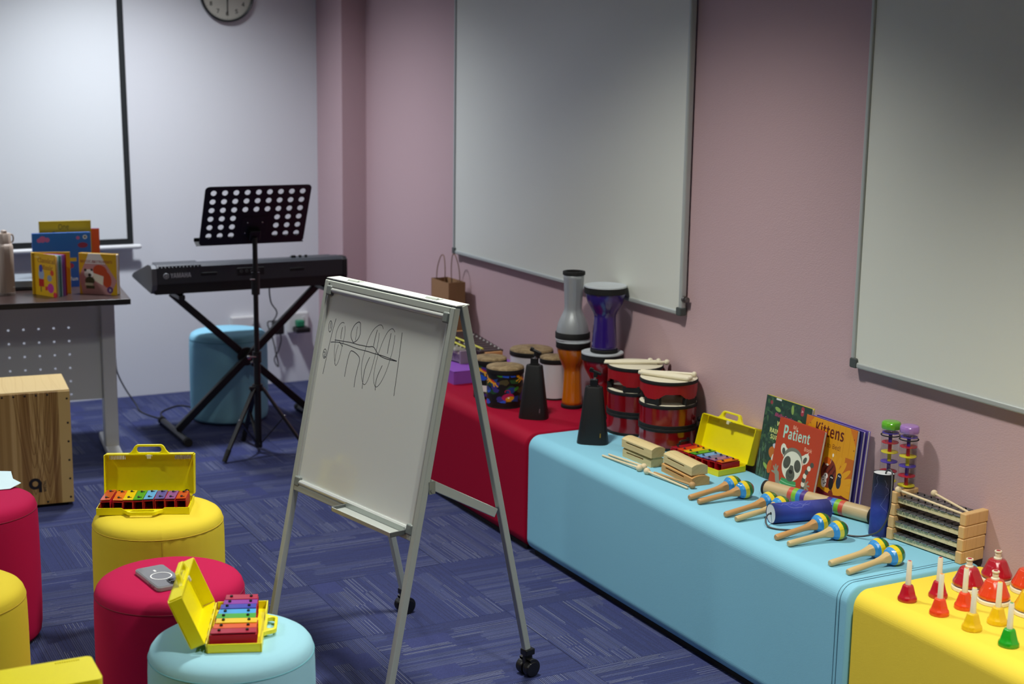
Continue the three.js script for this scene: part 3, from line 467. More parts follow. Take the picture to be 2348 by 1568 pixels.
// ---------------------------------------------------------------- woodblocks and beaters
{
  const ev = new Evaluator(); ev.useGroups = false;
  function blockGeo(L, D, H) {
    const s = new THREE.Shape(), e = H * 0.24; s.moveTo(-D / 2, 0); s.lineTo(D / 2, 0); s.lineTo(D / 2, H - e); s.quadraticCurveTo(D * 0.3, H, 0, H); s.quadraticCurveTo(-D * 0.3, H, -D / 2, H - e); s.closePath();
    const body = new Brush(ext(s, L, 0.0012).translate(0, 0, -L / 2).rotateY(Math.PI / 2)), slot = new Brush(ext(rrect(L * 0.6, 0.0052, 0.0026, -L * 0.06, H * 0.55), 0.034).translate(0, 0, D / 2 - 0.026));
    body.updateMatrixWorld(); slot.updateMatrixWorld(); const g = ev.evaluate(body, slot, SUBTRACTION).geometry, p = g.attributes.position, uv = new Float32Array(p.count * 2);
    for (let i = 0; i < p.count; i++) { uv[2 * i] = (p.getY(i) + p.getZ(i) * 0.7) * 9; uv[2 * i + 1] = p.getX(i) * 4; } g.setAttribute('uv', new THREE.BufferAttribute(uv, 2)); return prep(g);
  }
  const pale = mat(0xffffff, 0.55, { map: tex(woodCanvas(128, 256, '#d3c08d', '#95773f', 41, 30)) }), tan = mat(0xffffff, 0.5, { map: tex(woodCanvas(128, 256, '#c99a5b', '#7e4d1c', 42, 40)) });
  const wb = (L, D, H, m, x, y, z, turn, label) => { const t = thing('woodblock', label, 'woodblock', [x, y, z], turn, 'slotted woodblocks stacked in twos on the blue bench'); obj('body', blockGeo(L, D, H), m, t); };
  wb(0.163, 0.052, 0.034, pale, 2.63, T, -3.987, -1.514, 'pale woodblock at the bottom of the left stack');
  wb(0.175, 0.055, 0.037, pale, 2.628, T + 0.0342, -3.983, -1.53, 'pale woodblock on top of the left stack');
  wb(0.194, 0.066, 0.033, tan, 2.645, T, -3.757, -1.633, 'tan darker woodblock at the bottom of the right stack');
  wb(0.18, 0.06, 0.036, pale, 2.644, T + 0.0332, -3.757, -1.64, 'pale woodblock on top of the darker one, right stack');
  const beater = (p0, p1, label, m = C.stickWood, r = 0.0042, R = 0.0112, group = 'woodblock beaters') => {
    const t = thing('beater', label, 'beater', [p0[0], p0[1], p0[2]], 0, group), d = V(p1[0] - p0[0], p1[1] - p0[1], p1[2] - p0[2]);
    obj('stick', rod(V(0, 0, 0), d, r * 0.85, r), m, t); obj('head', new THREE.SphereGeometry(R, 22, 16).translate(d.x, d.y, d.z), m, t); return t;
  };
  beater([2.535, T + 0.0045, -4.09], [2.55, T + 0.0112, -3.884], 'wooden beater in front of the left woodblocks, the nearer of two');
  beater([2.562, T + 0.0045, -4.093], [2.5735, T + 0.0112, -3.892], 'wooden beater in front of the left woodblocks, the further of two');
  beater([2.575, T + 0.0045, -3.64], [2.553, T + 0.0112, -3.842], 'pale beater in front of the right woodblocks, head to the left');
  beater([2.579, T + 0.0045, -3.838], [2.5945, T + 0.0112, -3.644], 'tan beater against the right woodblocks, head to the right', mat(0xb58f5e, 0.6));
  // beaters lying on the red drums
  const y1 = 0.6925, y2 = 0.6885;
  const G2 = 'beaters on the red drums';
  beater([2.722, y1 + 0.0055, -4.4], [2.923, y1 + 0.0105, -4.293], 'pale beater lying on the left red drum, the one nearest the camera', C.cream, 0.005, 0.0105, G2);
  beater([2.732, y1 + 0.0055, -4.412], [2.905, y1 + 0.0105, -4.32], 'pale beater lying on the left red drum, middle one of three', C.cream, 0.005, 0.0105, G2);
  beater([2.742, y1 + 0.0055, -4.426], [2.882, y1 + 0.0105, -4.34], 'pale beater lying on the left red drum, with its head furthest left', C.cream, 0.005, 0.0105, G2);
  beater([2.751, y2 + 0.0085, -4.211], [2.845, y2 + 0.0085, -4.046], 'thick pale stick on the right red drum, the one nearest the camera', C.cream, 0.0085, 0.0088, G2);
  beater([2.767, y2 + 0.0085, -4.2225], [2.8635, y2 + 0.0085, -4.058], 'thick pale stick on the right red drum, second in the bundle', C.cream, 0.0085, 0.0088, G2);
  beater([2.778, y2 + 0.0065, -4.235], [2.906, y2 + 0.0095, -4.096], 'pale beater on the right red drum with a round head by the wall', C.cream, 0.0055, 0.0095, G2);
}

// ---------------------------------------------------------------- drums
const gloss = (hex, r = 0.28) => mat(hex, r, { clearcoat: 0.9, clearcoatRoughness: 0.12 });
const silverSkin = mat(0xc3cacf, 0.4), creamSkin = mat(0xdcd6bf, 0.5);
function djembe(R, H, shell, label, pos, turned) {
  const t = thing('djembe', label, 'drum', pos);
  const P = (l) => l.map(([r, y]) => [r * R, y * H]);
  obj('foot_ring', lathe(P([[0.5, 0], [0.63, 0], [0.645, 0.008], [0.645, 0.045], [0.62, 0.052], [0.5, 0.052], [0.48, 0.02], [0.5, 0]]), 48), C.rubber, t);
  obj('shell', lathe(P([[0.45, 0.03], [0.6, 0.048], [0.59, 0.1], [0.565, 0.2], [0.54, 0.32], [0.518, 0.43], [0.51, 0.51], [0.512, 0.54], [0.53, 0.565], [0.575, 0.6], [0.66, 0.645], [0.76, 0.7], [0.85, 0.76], [0.91, 0.82], [0.945, 0.88], [0.95, 0.93]]), 56, 1.4), shell, t);
  obj('tuning_band', lathe(P([[0.93, 0.885], [0.985, 0.885], [1, 0.892], [1, 0.972], [0.985, 0.978], [0.93, 0.978]]), 56), C.blackMatte, t);
  obj('head', lathe(P([[0.99, 0.975], [0.995, 0.985], [0.985, 0.998], [0.955, 1.003], [0.93, 0.999], [0.9, 0.996], [0, 0.996]]), 56, 0.8), silverSkin, t);
  if (turned) t.rotation.x = Math.PI;
  return t;
}
djembe(0.0675, 0.269, gloss(0xc46c08), 'orange djembe on the crimson bench, standing under the upturned silver one', [2.812, T, -4.775]);
djembe(0.0675, 0.267, mat(0xa9aeb2, 0.4, { metalness: 0.3, clearcoat: 0.5, clearcoatRoughness: 0.15 }), 'silver djembe turned upside down on top of the orange one', [2.809, T + 0.269 + 0.267, -4.777], true);
djembe(0.0805, 0.252, gloss(0x8e0a14), 'dark red djembe behind the black cowbell, under the purple one', [2.834, T, -4.594]);
const purple = djembe(0.0805, 0.254, gloss(0x2b1070, 0.3), 'purple djembe standing on the drumhead of the dark red one', [2.838, T + 0.252, -4.59]);
obj('badge', cylPatch(0.0452, 0.019, 0.03, 4.2, 0.088, canvas(96, 128, (g) => { g.fillStyle = '#101014'; g.fillRect(0, 0, 96, 128); g.fillStyle = '#e8e8ea'; g.font = 'bold 34px sans-serif'; g.textAlign = 'center'; g.fillText('nino', 48, 92); g.beginPath(); g.arc(48, 34, 16, 0, 7); g.lineWidth = 5; g.strokeStyle = '#e8e8ea'; g.stroke(); })).g, cylPatch.m, purple);
function cylPatch(r, w, h, ang, y, c) { const g = new THREE.CylinderGeometry(r, r * 1.02, h, 8, 1, true, ang - w / r / 2, w / r).translate(0, y, 0); cylPatch.m = mat(0xffffff, 0.5, { map: tex(c, { clamp: true }) }); return { g }; }

function waveShell(r, y0, y1, amp, feet, ph) { // red hoop with a lower edge that drops at each foot
  const n = 144, q = [], id = [], uv = [], low = (a) => { const c = Math.cos(feet * (a - ph)); return y0 + amp * (1 - Math.min(1, Math.max(0, (c + 0.55) / 1.1)) ** 1.2); };
  for (const [rr, dir] of [[r, 1], [r - 0.006, -1]]) { const b = q.length / 3; for (let i = 0; i <= n; i++) { const a = i / n * 2 * Math.PI; q.push(rr * Math.sin(a), low(a), rr * Math.cos(a), rr * Math.sin(a), y1, rr * Math.cos(a)); uv.push(i / n, 0, i / n, 1); } for (let i = 0; i < n; i++) { const k = b + 2 * i; dir > 0 ? id.push(k, k + 2, k + 1, k + 1, k + 2, k + 3) : id.push(k, k + 1, k + 2, k + 1, k + 3, k + 2); } }
  const m = 2 * (n + 1); for (let i = 0; i < n; i++) { const k = 2 * i; id.push(k, k + m, k + 2, k + 2, k + m, k + m + 2); }
  const g = new THREE.BufferGeometry(); g.setAttribute('position', new THREE.Float32BufferAttribute(q, 3)); g.setAttribute('uv', new THREE.Float32BufferAttribute(uv, 2)); g.setIndex(id); return toCreasedNormals(g, 0.7);
}
const redShell = gloss(0x7d0610, 0.22), redTop = mat(0x9c0a15, 0.45);
function tableDrum(kind, r, H, ph, pos, label) {
  const t = thing('table_drum', label, 'drum', pos, ph, 'red table drums stacked in threes by the pink wall');
  const band = (y, h, n = 'rim_band') => obj(n, lathe([[r - 0.004, y], [r + 0.0016, y], [r + 0.0022, y + 0.001], [r + 0.0022, y + h - 0.001], [r + 0.0016, y + h], [r - 0.004, y + h]], 64), C.blackMatte, t);
  if (kind === 'footed') {
    obj('shell', waveShell(r, 0.02, H - 0.011, 0.02, 4, 0), redTop, t);
    for (let k = 0; k < 4; k++) obj('rubber_foot', [bx(0.062, 0.024, 0.017, 0, 0.012, 0, 0.002).translate(0, 0, r - 0.0105).rotateY(k * Math.PI / 2)], C.blackMatte, t);
    band(H - 0.0125, 0.0115);
  } else {
    obj('shell', lathe([[r - 0.006, 0.002], [r, 0.002], [r, H - 0.004], [r - 0.006, H - 0.004], [r - 0.006, 0.002]], 64), redShell, t); band(0, 0.0105); band(H - 0.0125, 0.0115);
  }
  obj('drumhead', lathe([[r + 0.0005, H - 0.003], [r - 0.0005, H - 0.0008], [r - 0.004, H], [0, H]], 64, 0.8), creamSkin, t);
  if (kind === 'strap') {
    obj('carry_handle', [tube([[0, 0.028, r + 0.002], [0, 0.03, r + 0.012], [0, 0.044, r + 0.014], [0.02, 0.047, r + 0.012], [0.04, 0.046, r + 0.006]].map(([x, y, z]) => [x - 0.01, y - 0.006, z]), 0.0035, 30, 8), bx(0.012, 0.012, 0.006, -0.01, 0.022, r + 0.002, 0.002), bx(0.012, 0.012, 0.006, 0.03, 0.04, r - 0.004, 0.002)], C.black, t);
  }
  return t;
}
{
  const A = [2.832, T, -4.36], B = [2.83, T, -4.14], face = Math.atan2(-2.83, 4.14) + 0.0;
  tableDrum('plain', 0.1, 0.0785, 0.3, A, 'red drum at the bottom of the left stack, beside the black cowbell');
  tableDrum('plain', 0.1, 0.0825, 0.8, [A[0], T + 0.0785, A[2]], 'red drum in the middle of the left stack');
  tableDrum('footed', 0.1, 0.0885, face - 0.1, [A[0], T + 0.161, A[2]], 'red drum on black rubber feet, topmost of the left stack');
  tableDrum('strap', 0.1008, 0.0785, face + 0.5, B, 'red drum at the bottom of the right stack, behind the woodblocks');
  tableDrum('plain', 0.1008, 0.0825, 1.8, [B[0], T + 0.0785, B[2]], 'red drum in the middle of the right stack');
  tableDrum('footed', 0.1008, 0.084, face - 0.62, [B[0], T + 0.161, B[2]], 'red drum on black rubber feet, topmost of the right stack');
  const st = obj('shoulder_strap', [new THREE.TubeGeometry(new THREE.CatmullRomCurve3([V(2.905, 0.545, -4.06), V(2.918, 0.55, -4.035), V(2.925, 0.52, -4.02), V(2.928, 0.48, -4.012), V(2.918, 0.452, -4.02), V(2.9, 0.447, -4.045)]), 40, 0.009, 8).scale(1, 1, 1)], C.blackMatte);
  tag(st, 'black strap hanging behind the right stack of red drums', 'strap');
}

// hand drums with printed jungle shells, white floor drums
const brownSkin = mat(0xffffff, 0.7, { map: tex(canvas(256, 256, (g) => { const R = rng(91); g.fillStyle = '#96805c'; g.fillRect(0, 0, 256, 256); for (let i = 0; i < 260; i++) { g.fillStyle = R() < 0.5 ? 'rgba(180,160,120,0.14)' : 'rgba(90,66,40,0.14)'; g.beginPath(); g.ellipse(R() * 256, R() * 256, 8 + R() * 30, 5 + R() * 18, R() * 3, 0, 7); g.fill(); } })) });
const jungle = (seed) => tex(canvas(1024, 512, (g) => {
  const R = rng(seed); g.fillStyle = '#0d0f0d'; g.fillRect(0, 0, 1024, 512);
  for (let i = 0; i < 44; i++) { g.fillStyle = ['#1c3c80', '#2458d0', '#1c4a26', '#24522a', '#3a2f84', '#4a4424'][i % 6]; const x = R() * 1024, y = R() * 512; g.beginPath(); for (let k = 0; k < 7; k++) { const a = k / 7 * 6.28, q = 22 + R() * 46; g.lineTo(x + Math.cos(a) * q, y + Math.sin(a) * q); } g.closePath(); g.fill(); }
  const beast = (x, y, s, c, c2) => { // plain leaping beast, and a curled one
    g.save(); g.translate(x, y); g.scale(s, s); g.fillStyle = c; g.strokeStyle = c; g.lineCap = 'round'; g.rotate(0.5);
    g.beginPath(); g.ellipse(0, 0, 52, 17, 0, 0, 7); g.fill(); g.beginPath(); g.ellipse(-58, -6, 22, 13, 0.5, 0, 7); g.fill(); g.lineWidth = 11; for (const [a, b, c0, d] of [[-30, 8, -48, 44], [-12, 10, -20, 48], [30, 8, 52, 34], [42, 4, 74, 18]]) { g.beginPath(); g.moveTo(a, b); g.lineTo(c0, d); g.stroke(); }
    g.fillStyle = c2; g.beginPath(); g.ellipse(14, -10, 26, 8, 0.15, 0, 7); g.fill(); g.fillStyle = '#14140f'; for (let k = 0; k < 4; k++) g.fillRect(-44 + k * 9, -14, 4, 9); g.restore();
  };
  beast(130, 130, 1.3, '#f2b41a', '#c8281c'); beast(470, 150, 1.3, '#f0a814', '#d23a1a'); beast(800, 120, 1.3, '#f2b41a', '#b8235a');
  for (const [x, y] of [[290, 370], [640, 360], [950, 370]]) { g.fillStyle = '#b01a54'; g.beginPath(); g.ellipse(x, y, 58, 50, -0.5, 0, 7); g.fill(); g.fillStyle = '#d9980f'; g.beginPath(); g.ellipse(x + 16, y + 22, 42, 30, -0.5, 0, 7); g.fill(); g.fillStyle = '#fff8e0'; g.beginPath(); g.arc(x + 4, y + 10, 9, 0, 7); g.fill(); g.strokeStyle = '#b01a54'; g.lineWidth = 8; g.beginPath(); g.arc(x - 6, y - 76, 22, 2.6, 6.6); g.lineTo(x + 20, y - 46); g.stroke(); g.strokeStyle = '#d9980f'; g.beginPath(); g.moveTo(x - 20, y + 62); g.lineTo(x + 30, y + 58); g.stroke(); }
  g.fillStyle = 'rgba(60,150,40,0.85)'; for (const [x, y] of [[30, 60], [380, 330], [720, 250], [560, 60]]) { g.beginPath(); g.ellipse(x, y, 34, 20, R() * 3, 0, 7); g.fill(); }
  g.fillStyle = '#0a0a09'; g.fillRect(0, 484, 1024, 28);
}));
function tubDrum(r, H, shell, pos, turn, label) {
  const t = thing('tub_drum', label, 'drum', pos, turn);
  obj('shell', [new THREE.CylinderGeometry(r, r * 0.985, H - 0.014, 64, 1, true).translate(0, (H - 0.014) / 2 + 0.004, 0)], shell, t);
  obj('shell_base', lathe([[r * 0.8, 0.001], [r * 0.98, 0], [r * 0.99, 0.004], [r * 0.985, 0.008]], 56), C.blackMatte, t);
  obj('rim_band', lathe([[r - 0.002, H - 0.026], [r + 0.0015, H - 0.026], [r + 0.0022, H - 0.024], [r + 0.002, H - 0.009], [r + 0.0005, H - 0.007], [r - 0.002, H - 0.007]], 64), C.blackMatte, t);
  const hd = lathe([[r + 0.001, H - 0.0075], [r + 0.0005, H - 0.003], [r - 0.004, H], [0, H + 0.0006]], 64, 0.9), p = hd.attributes.position, uv = hd.attributes.uv; for (let i = 0; i < p.count; i++) uv.setXY(i, p.getX(i) / 0.17 + 0.5, p.getZ(i) / 0.17 + 0.5);
  obj('drumhead', hd, brownSkin, t); return t;
}
tubDrum(0.0725, 0.159, mat(0xffffff, 0.5, { map: jungle(5) }), [2.587, T, -4.912], 2.05, 'small black drum printed with bright jungle animals, in front of the cowbell');
const jd = tubDrum(0.066, 0.163, mat(0xffffff, 0.5, { map: jungle(6) }), [2.602, T, -5.073], 0.4, 'small jungle-printed drum half hidden behind the easel leg');
obj('sticker', new THREE.CylinderGeometry(0.0664, 0.0662, 0.026, 10, 1, true, -1.45, 0.5).translate(0, 0.045, 0), mat(0xe6e6e2, 0.5), jd);
const whiteShell = mat(0xd4d4dc, 0.4, { clearcoat: 0.3 });
tubDrum(0.0555, 0.171, whiteShell, [2.826, T, -4.948], 0, 'narrower white tub drum between the cowbell and the orange djembe');
tubDrum(0.088, 0.172, whiteShell, [2.82, T, -5.125], 0, 'wider white tub drum at the back against the pink wall');

// ---------------------------------------------------------------- cowbells
function cowbell(pos, turn, label, tagCol) {
  const t = thing('cowbell', label, 'cowbell', pos, turn), H = 0.205, n = 56, q = [], id = [];
  const ring = (y, a, b, in_) => { const s = q.length / 3; for (let i = 0; i < n; i++) { const w = i / n * 2 * Math.PI, c = Math.cos(w), s2 = Math.sin(w), k = 0.62; q.push((a - in_) * Math.sign(c) * Math.abs(c) ** k, y, (b - in_) * Math.sign(s2) * Math.abs(s2) ** k); } return s; };
  const rows = [[0.002, 0.049, 0.034, 0.003], [0, 0.0555, 0.0385, 0], [0.004, 0.0558, 0.0388, 0], [0.1, 0.0435, 0.0285, 0], [H - 0.006, 0.0315, 0.0195, 0], [H - 0.001, 0.0295, 0.0175, 0], [H, 0.0265, 0.0145, 0]].map(([y, a, b, c]) => ring(y, a, b, c));
  for (let r = 0; r + 1 < rows.length; r++) for (let i = 0; i < n; i++) { const j = (i + 1) % n, a = rows[r] + i, b = rows[r] + j, c = rows[r + 1] + i, d = rows[r + 1] + j; id.push(a, c, b, b, c, d); }
  const top = q.length / 3; q.push(0, H, 0); for (let i = 0; i < n; i++) id.push(rows[6] + i, top, rows[6] + (i + 1) % n);
  const g = new THREE.BufferGeometry(); g.setAttribute('position', new THREE.Float32BufferAttribute(q, 3)); g.setIndex(id);
  obj('body', toCreasedNormals(g, 0.5), mat(0x131314, 0.55), t);
  obj('mount_bracket', [bx(0.036, 0.004, 0.022, 0, H + 0.002, 0, 0.001), bx(0.026, 0.022, 0.004, 0, H + 0.014, 0.009, 0.001), bx(0.026, 0.022, 0.004, 0, H + 0.014, -0.009, 0.001), bx(0.004, 0.02, 0.02, -0.012, H + 0.013, 0, 0.001)], C.black, t);
  obj('bolt', [rod(V(0, H + 0.008, 0), V(0.004, H + 0.044, -0.002), 0.0042), cy(0.009, 0.009, 0.006, 0.001, H + 0.022, 0, 6)], C.chrome, t);
  obj('wing_screw', [bx(0.04, 0.011, 0.012, 0, 0, 0, 0.004).rotateZ(-0.35).translate(0.006, H + 0.05, -0.002), cy(0.007, 0.008, 0.018, 0.004, H + 0.042, -0.002, 16), bx(0.014, 0.016, 0.012, 0, 0, 0, 0.004).rotateZ(-0.35).translate(-0.011, H + 0.058, -0.002)], C.black, t);
  obj('label_strip', bx(0.006, 0.03, 0.0012).rotateX(-0.1).translate(0.03, 0.036, 0.0345), tagCol, t);
}
const gold = tex(canvas(32, 160, (g) => { g.fillStyle = '#1a1710'; g.fillRect(0, 0, 32, 160); g.save(); g.translate(16, 80); g.rotate(-Math.PI / 2); g.fillStyle = '#c8a018'; g.font = 'bold 26px sans-serif'; g.textAlign = 'center'; g.textBaseline = 'middle'; g.fillText('MEINL', 0, 1); g.restore(); }));
const dull = tex(canvas(32, 160, (g) => { g.fillStyle = '#171516'; g.fillRect(0, 0, 32, 160); g.save(); g.translate(16, 80); g.rotate(-Math.PI / 2); g.fillStyle = '#8b7280'; g.font = 'bold 26px sans-serif'; g.textAlign = 'center'; g.textBaseline = 'middle'; g.fillText('MEINL', 0, 1); g.restore(); }));
cowbell([2.59, T, -4.682], -0.72, 'black cowbell on the crimson bench, next to the jungle drum', mat(0xffffff, 0.5, { map: dull }));
cowbell([2.602, T, -4.268], -0.66, 'black cowbell on the corner of the light blue bench', mat(0xffffff, 0.5, { map: gold }));

// ---------------------------------------------------------------- bar instruments and box at the far end of the crimson bench
function barInstrument(name, label, y0, top, z0, z1, [a0, b0], [a1, b1], n, barM, frameM, panelM) { // far end spans x a0..b0 at z0, near end a1..b1 at z1
  const ox = (a0 + b0 + a1 + b1) / 4, oz = (z0 + z1) / 2, t = thing(name, label, name, [ox, y0, oz]), h = top - y0, L = z1 - z0;
  const A = (f) => a0 + (a1 - a0) * f - ox, B = (f) => b0 + (b1 - b0) * f - ox, Z = (f) => z0 + L * f - oz;
  for (const f of [0, 1]) obj('end_board', bx(B(f) - A(f) - 0.02, h - 0.002, 0.016, (A(f) + B(f)) / 2, (h - 0.002) / 2, Z(f) + (f ? -0.008 : 0.008), 0.002), frameM, t);
  obj('side_panel', bar(V(A(0) + 0.022, h * 0.44, Z(0) + 0.016), V(A(1) + 0.016, h * 0.44, Z(1) - 0.016), 0.01, h * 0.72, V(0, 1, 0), 0.002), panelM, t); obj('side_panel', bar(V(B(0) - 0.022, h * 0.44, Z(0) + 0.016), V(B(1) - 0.016, h * 0.44, Z(1) - 0.016), 0.01, h * 0.72, V(0, 1, 0), 0.002), panelM, t);
  obj('bar_rest', [0.25, 0.75].map((k) => bar(V(A(0) + (B(0) - A(0)) * k, h - 0.014, Z(0) + 0.016), V(A(1) + (B(1) - A(1)) * k, h - 0.014, Z(1) - 0.016), 0.008, 0.008, V(0, 1, 0))), C.cream, t);
  for (let i = 0; i < n; i++) { const f = 0.05 + 0.9 * (i + 0.5) / n, w = B(f) - A(f), x = (A(f) + B(f)) / 2, p = L * 0.9 / n, b = obj('tone_bar', bx(w, 0.009, p * 0.84, x, h - 0.0045, Z(f), 0.002), barM, t); for (const k of [-1, 1]) obj('pin', lathe([[0, 0.0065], [0.0034, 0.0055], [0.004, 0.003], [0.0025, 0]], 10).translate(x + k * w * 0.36, h - 0.0002, Z(f) + k * p * 0.1), C.white, b); }
}
{
  const t = thing('card_box', 'purple cardboard box on the crimson bench, under the bar instruments', 'box', [2.722, T, -5.62], 0.02), m = mat(0x8a4cb4, 0.65), W = 0.33, D = 0.585, H = 0.054;
  obj('box_body', [bx(W, 0.002, D, 0, 0.001, 0), bx(0.002, H - 0.003, D, -W / 2 + 0.001, H / 2, 0), bx(0.002, H - 0.003, D, W / 2 - 0.001, H / 2, 0), bx(W, H - 0.003, 0.002, 0, H / 2, -D / 2 + 0.001), bx(W - 0.016, H - 0.003, 0.002, 0.008, H / 2, D / 2 - 0.001)], m, t);
  obj('box_lid', [bx(W + 0.002, 0.003, D + 0.002, 0, H, 0, 0.001)], m, t); obj('side_flap', bx(0.018, H - 0.004, 0.002, -W / 2 + 0.007, H / 2 - 0.001, D / 2 + 0.003), m, t);
}
const BT = T + 0.0556;
barInstrument('xylophone', 'wooden xylophone with dark brown bars along the pink wall, behind the drums', BT, 0.563, -5.87, -5.35, [2.672, 2.9], [2.715, 2.815], 10, mat(0x3a2c2c, 0.45), C.orangeWood, mat(0x5c4a4c, 0.55));
barInstrument('metallophone', 'low metallophone with pale grey bars beside the dark xylophone, behind the easel leg', BT, 0.557, -5.87, -5.45, [2.572, 2.664], [2.645, 2.703], 12, mat(0xa39f9a, 0.35, { metalness: 0.4 }), mat(0x8f7f8c, 0.5), mat(0x86768a, 0.5));
{
  const m = mat(0xd9d455, 0.45);
  const st = (a, b, label) => { const t = thing('mallet', label, 'mallet', a); obj('stick', rod(V(0, 0, 0), V(b[0] - a[0], b[1] - a[1], b[2] - a[2]), 0.0042), m, t); obj('head', new THREE.SphereGeometry(0.0105, 18, 12), m, t); };
  st([2.726, 0.577, -5.82], [2.727, 0.5715, -5.385], 'yellow mallet lying along the dark bars of the xylophone'); st([2.688, 0.5735, -5.8], [2.69, 0.5655, -5.47], 'yellow mallet lying between the dark bars and the grey bars');
}
{ // paper carrier bag
  const t = thing('paper_bag', 'brown paper carrier bag with twisted handles against the pink wall', 'bag', [2.858, T, -6.005]), W = 0.082, D = 0.19, H = 0.332, k = mat(0x9a7450, 0.82), th = 0.0012;
  const side = (s) => { const g = new THREE.BoxGeometry(th, H, D, 1, 6, 8).translate(s * W / 2, H / 2, 0), p = g.attributes.position; for (let i = 0; i < p.count; i++) { const y = p.getY(i) / H, z = p.getZ(i); p.setX(i, p.getX(i) + s * 0.003 * Math.sin(z * 20 + 1) * y); } g.computeVertexNormals(); return g; };
  const gus = (s) => { const g = new THREE.BoxGeometry(W, H, th, 8, 6, 1).translate(0, H / 2, s * D / 2), p = g.attributes.position; for (let i = 0; i < p.count; i++) { const f = 1 - Math.abs(p.getX(i)) / (W / 2); p.setZ(i, p.getZ(i) - s * f * 0.012 * (p.getY(i) / H)); } g.computeVertexNormals(); return g; };
  obj('front_panel', side(-1), k, t); obj('back_panel', side(1), k, t); obj('gusset', gus(1), k, t); obj('gusset', gus(-1), k, t); obj('base', bx(W, 0.002, D, 0, 0.001, 0), k, t);
  for (const s of [-1, 1]) obj('handle', tube([[s * (W / 2 - 0.003), H - 0.05, -0.045], [s * (W / 2 - 0.003), H, -0.045], [s * (W / 2 - 0.006), H + 0.06, -0.04], [s * (W / 2 - 0.012), H + 0.115, -0.012], [s * (W / 2 - 0.012), H + 0.115, 0.012], [s * (W / 2 - 0.006), H + 0.06, 0.04], [s * (W / 2 - 0.003), H, 0.045], [s * (W / 2 - 0.003), H - 0.05, 0.045]], 0.0022, 60, 7), mat(0x7d5c3e, 0.85), t);
}

// ---------------------------------------------------------------- four stacked metallophones with two mallets
{
  const end = mat(0xffffff, 0.5, { map: tex(woodCanvas(128, 256, '#d6b078', '#9f7038', 51, 36)) }), rail = mat(0xffffff, 0.5, { map: tex(woodCanvas(128, 256, '#d9cda2', '#9c8450', 52, 26)) }), steel = mat(0x85868a, 0.33, { metalness: 0.75 });
  const th = -1.4675, cx = 2.872, cz = -2.87, L = 0.264, D = 0.095, bh = 0.0342;
  const t = thing('stack_metallophone', 'metallophone at the bottom of the stack of four by the wall', 'metallophone', [cx, T, cz], th, 'metallophones stacked four high');
  for (const s of [-1, 1]) obj('end_block', bx(0.021, bh, D, s * (L / 2 - 0.0105), bh / 2, 0, 0.0035), end, t);
  for (const s of [-1, 1]) obj('side_rail', bx(L - 0.042, 0.0145, 0.007, 0, 0.0105, s * (D / 2 - 0.0125), 0.001), rail, t);
  obj('felt_strip', [-1, 1].map((s) => bx(L - 0.044, 0.0025, 0.006, 0, 0.0187, s * (D / 2 - 0.0125))), mat(0x3a3a36, 0.9), t);
  const n = 9, pitch = (L - 0.046) / n;
  for (let i = 0; i < n; i++) { const x = -L / 2 + 0.023 + pitch * (i + 0.5), ln = 0.09 - i * 0.0008; const b = obj('tone_bar', bx(pitch - 0.0032, 0.0026, ln, x, 0.0212, 0, 0.0006), steel, t); obj('pin', [-1, 1].map((s) => lathe([[0, 0.0045], [0.0019, 0.004], [0.0024, 0.002], [0.0014, -0.002]], 10).translate(x, 0.0228, s * ln * 0.3)), pinBlack, b); }
  [['second metallophone up in the stack of four', 0.003, 0.002], ['third metallophone up, one below the top of the stack', 0.006, -0.001], ['topmost metallophone of the stack of four, two mallets lying on it', 0.0095, 0.003]].forEach(([label, dx, dt], i) => dup(t, [cx + dx, T + (i + 1) * (bh + 0.0008), cz - 0.001 * i], th + dt, label));
  const top = T + 3 * (bh + 0.0008), m = (a, b, label) => { const k = thing('mallet', label, 'mallet', a); obj('stick', rod(V(0, 0, 0), V(b[0] - a[0], b[1] - a[1], b[2] - a[2]), 0.0036), C.stickWood, k); obj('head', new THREE.SphereGeometry(0.0098, 22, 16), C.stickWood, k); };
  m([2.836, top + 0.0385, -2.985], [2.862, top + 0.0272, -2.757], 'wooden mallet on top of the metallophones, the one nearer the camera'); m([2.915, top + 0.0345, -2.925], [2.886, top + 0.0272, -2.759], 'wooden mallet on top of the metallophones, the one nearer the wall');
}

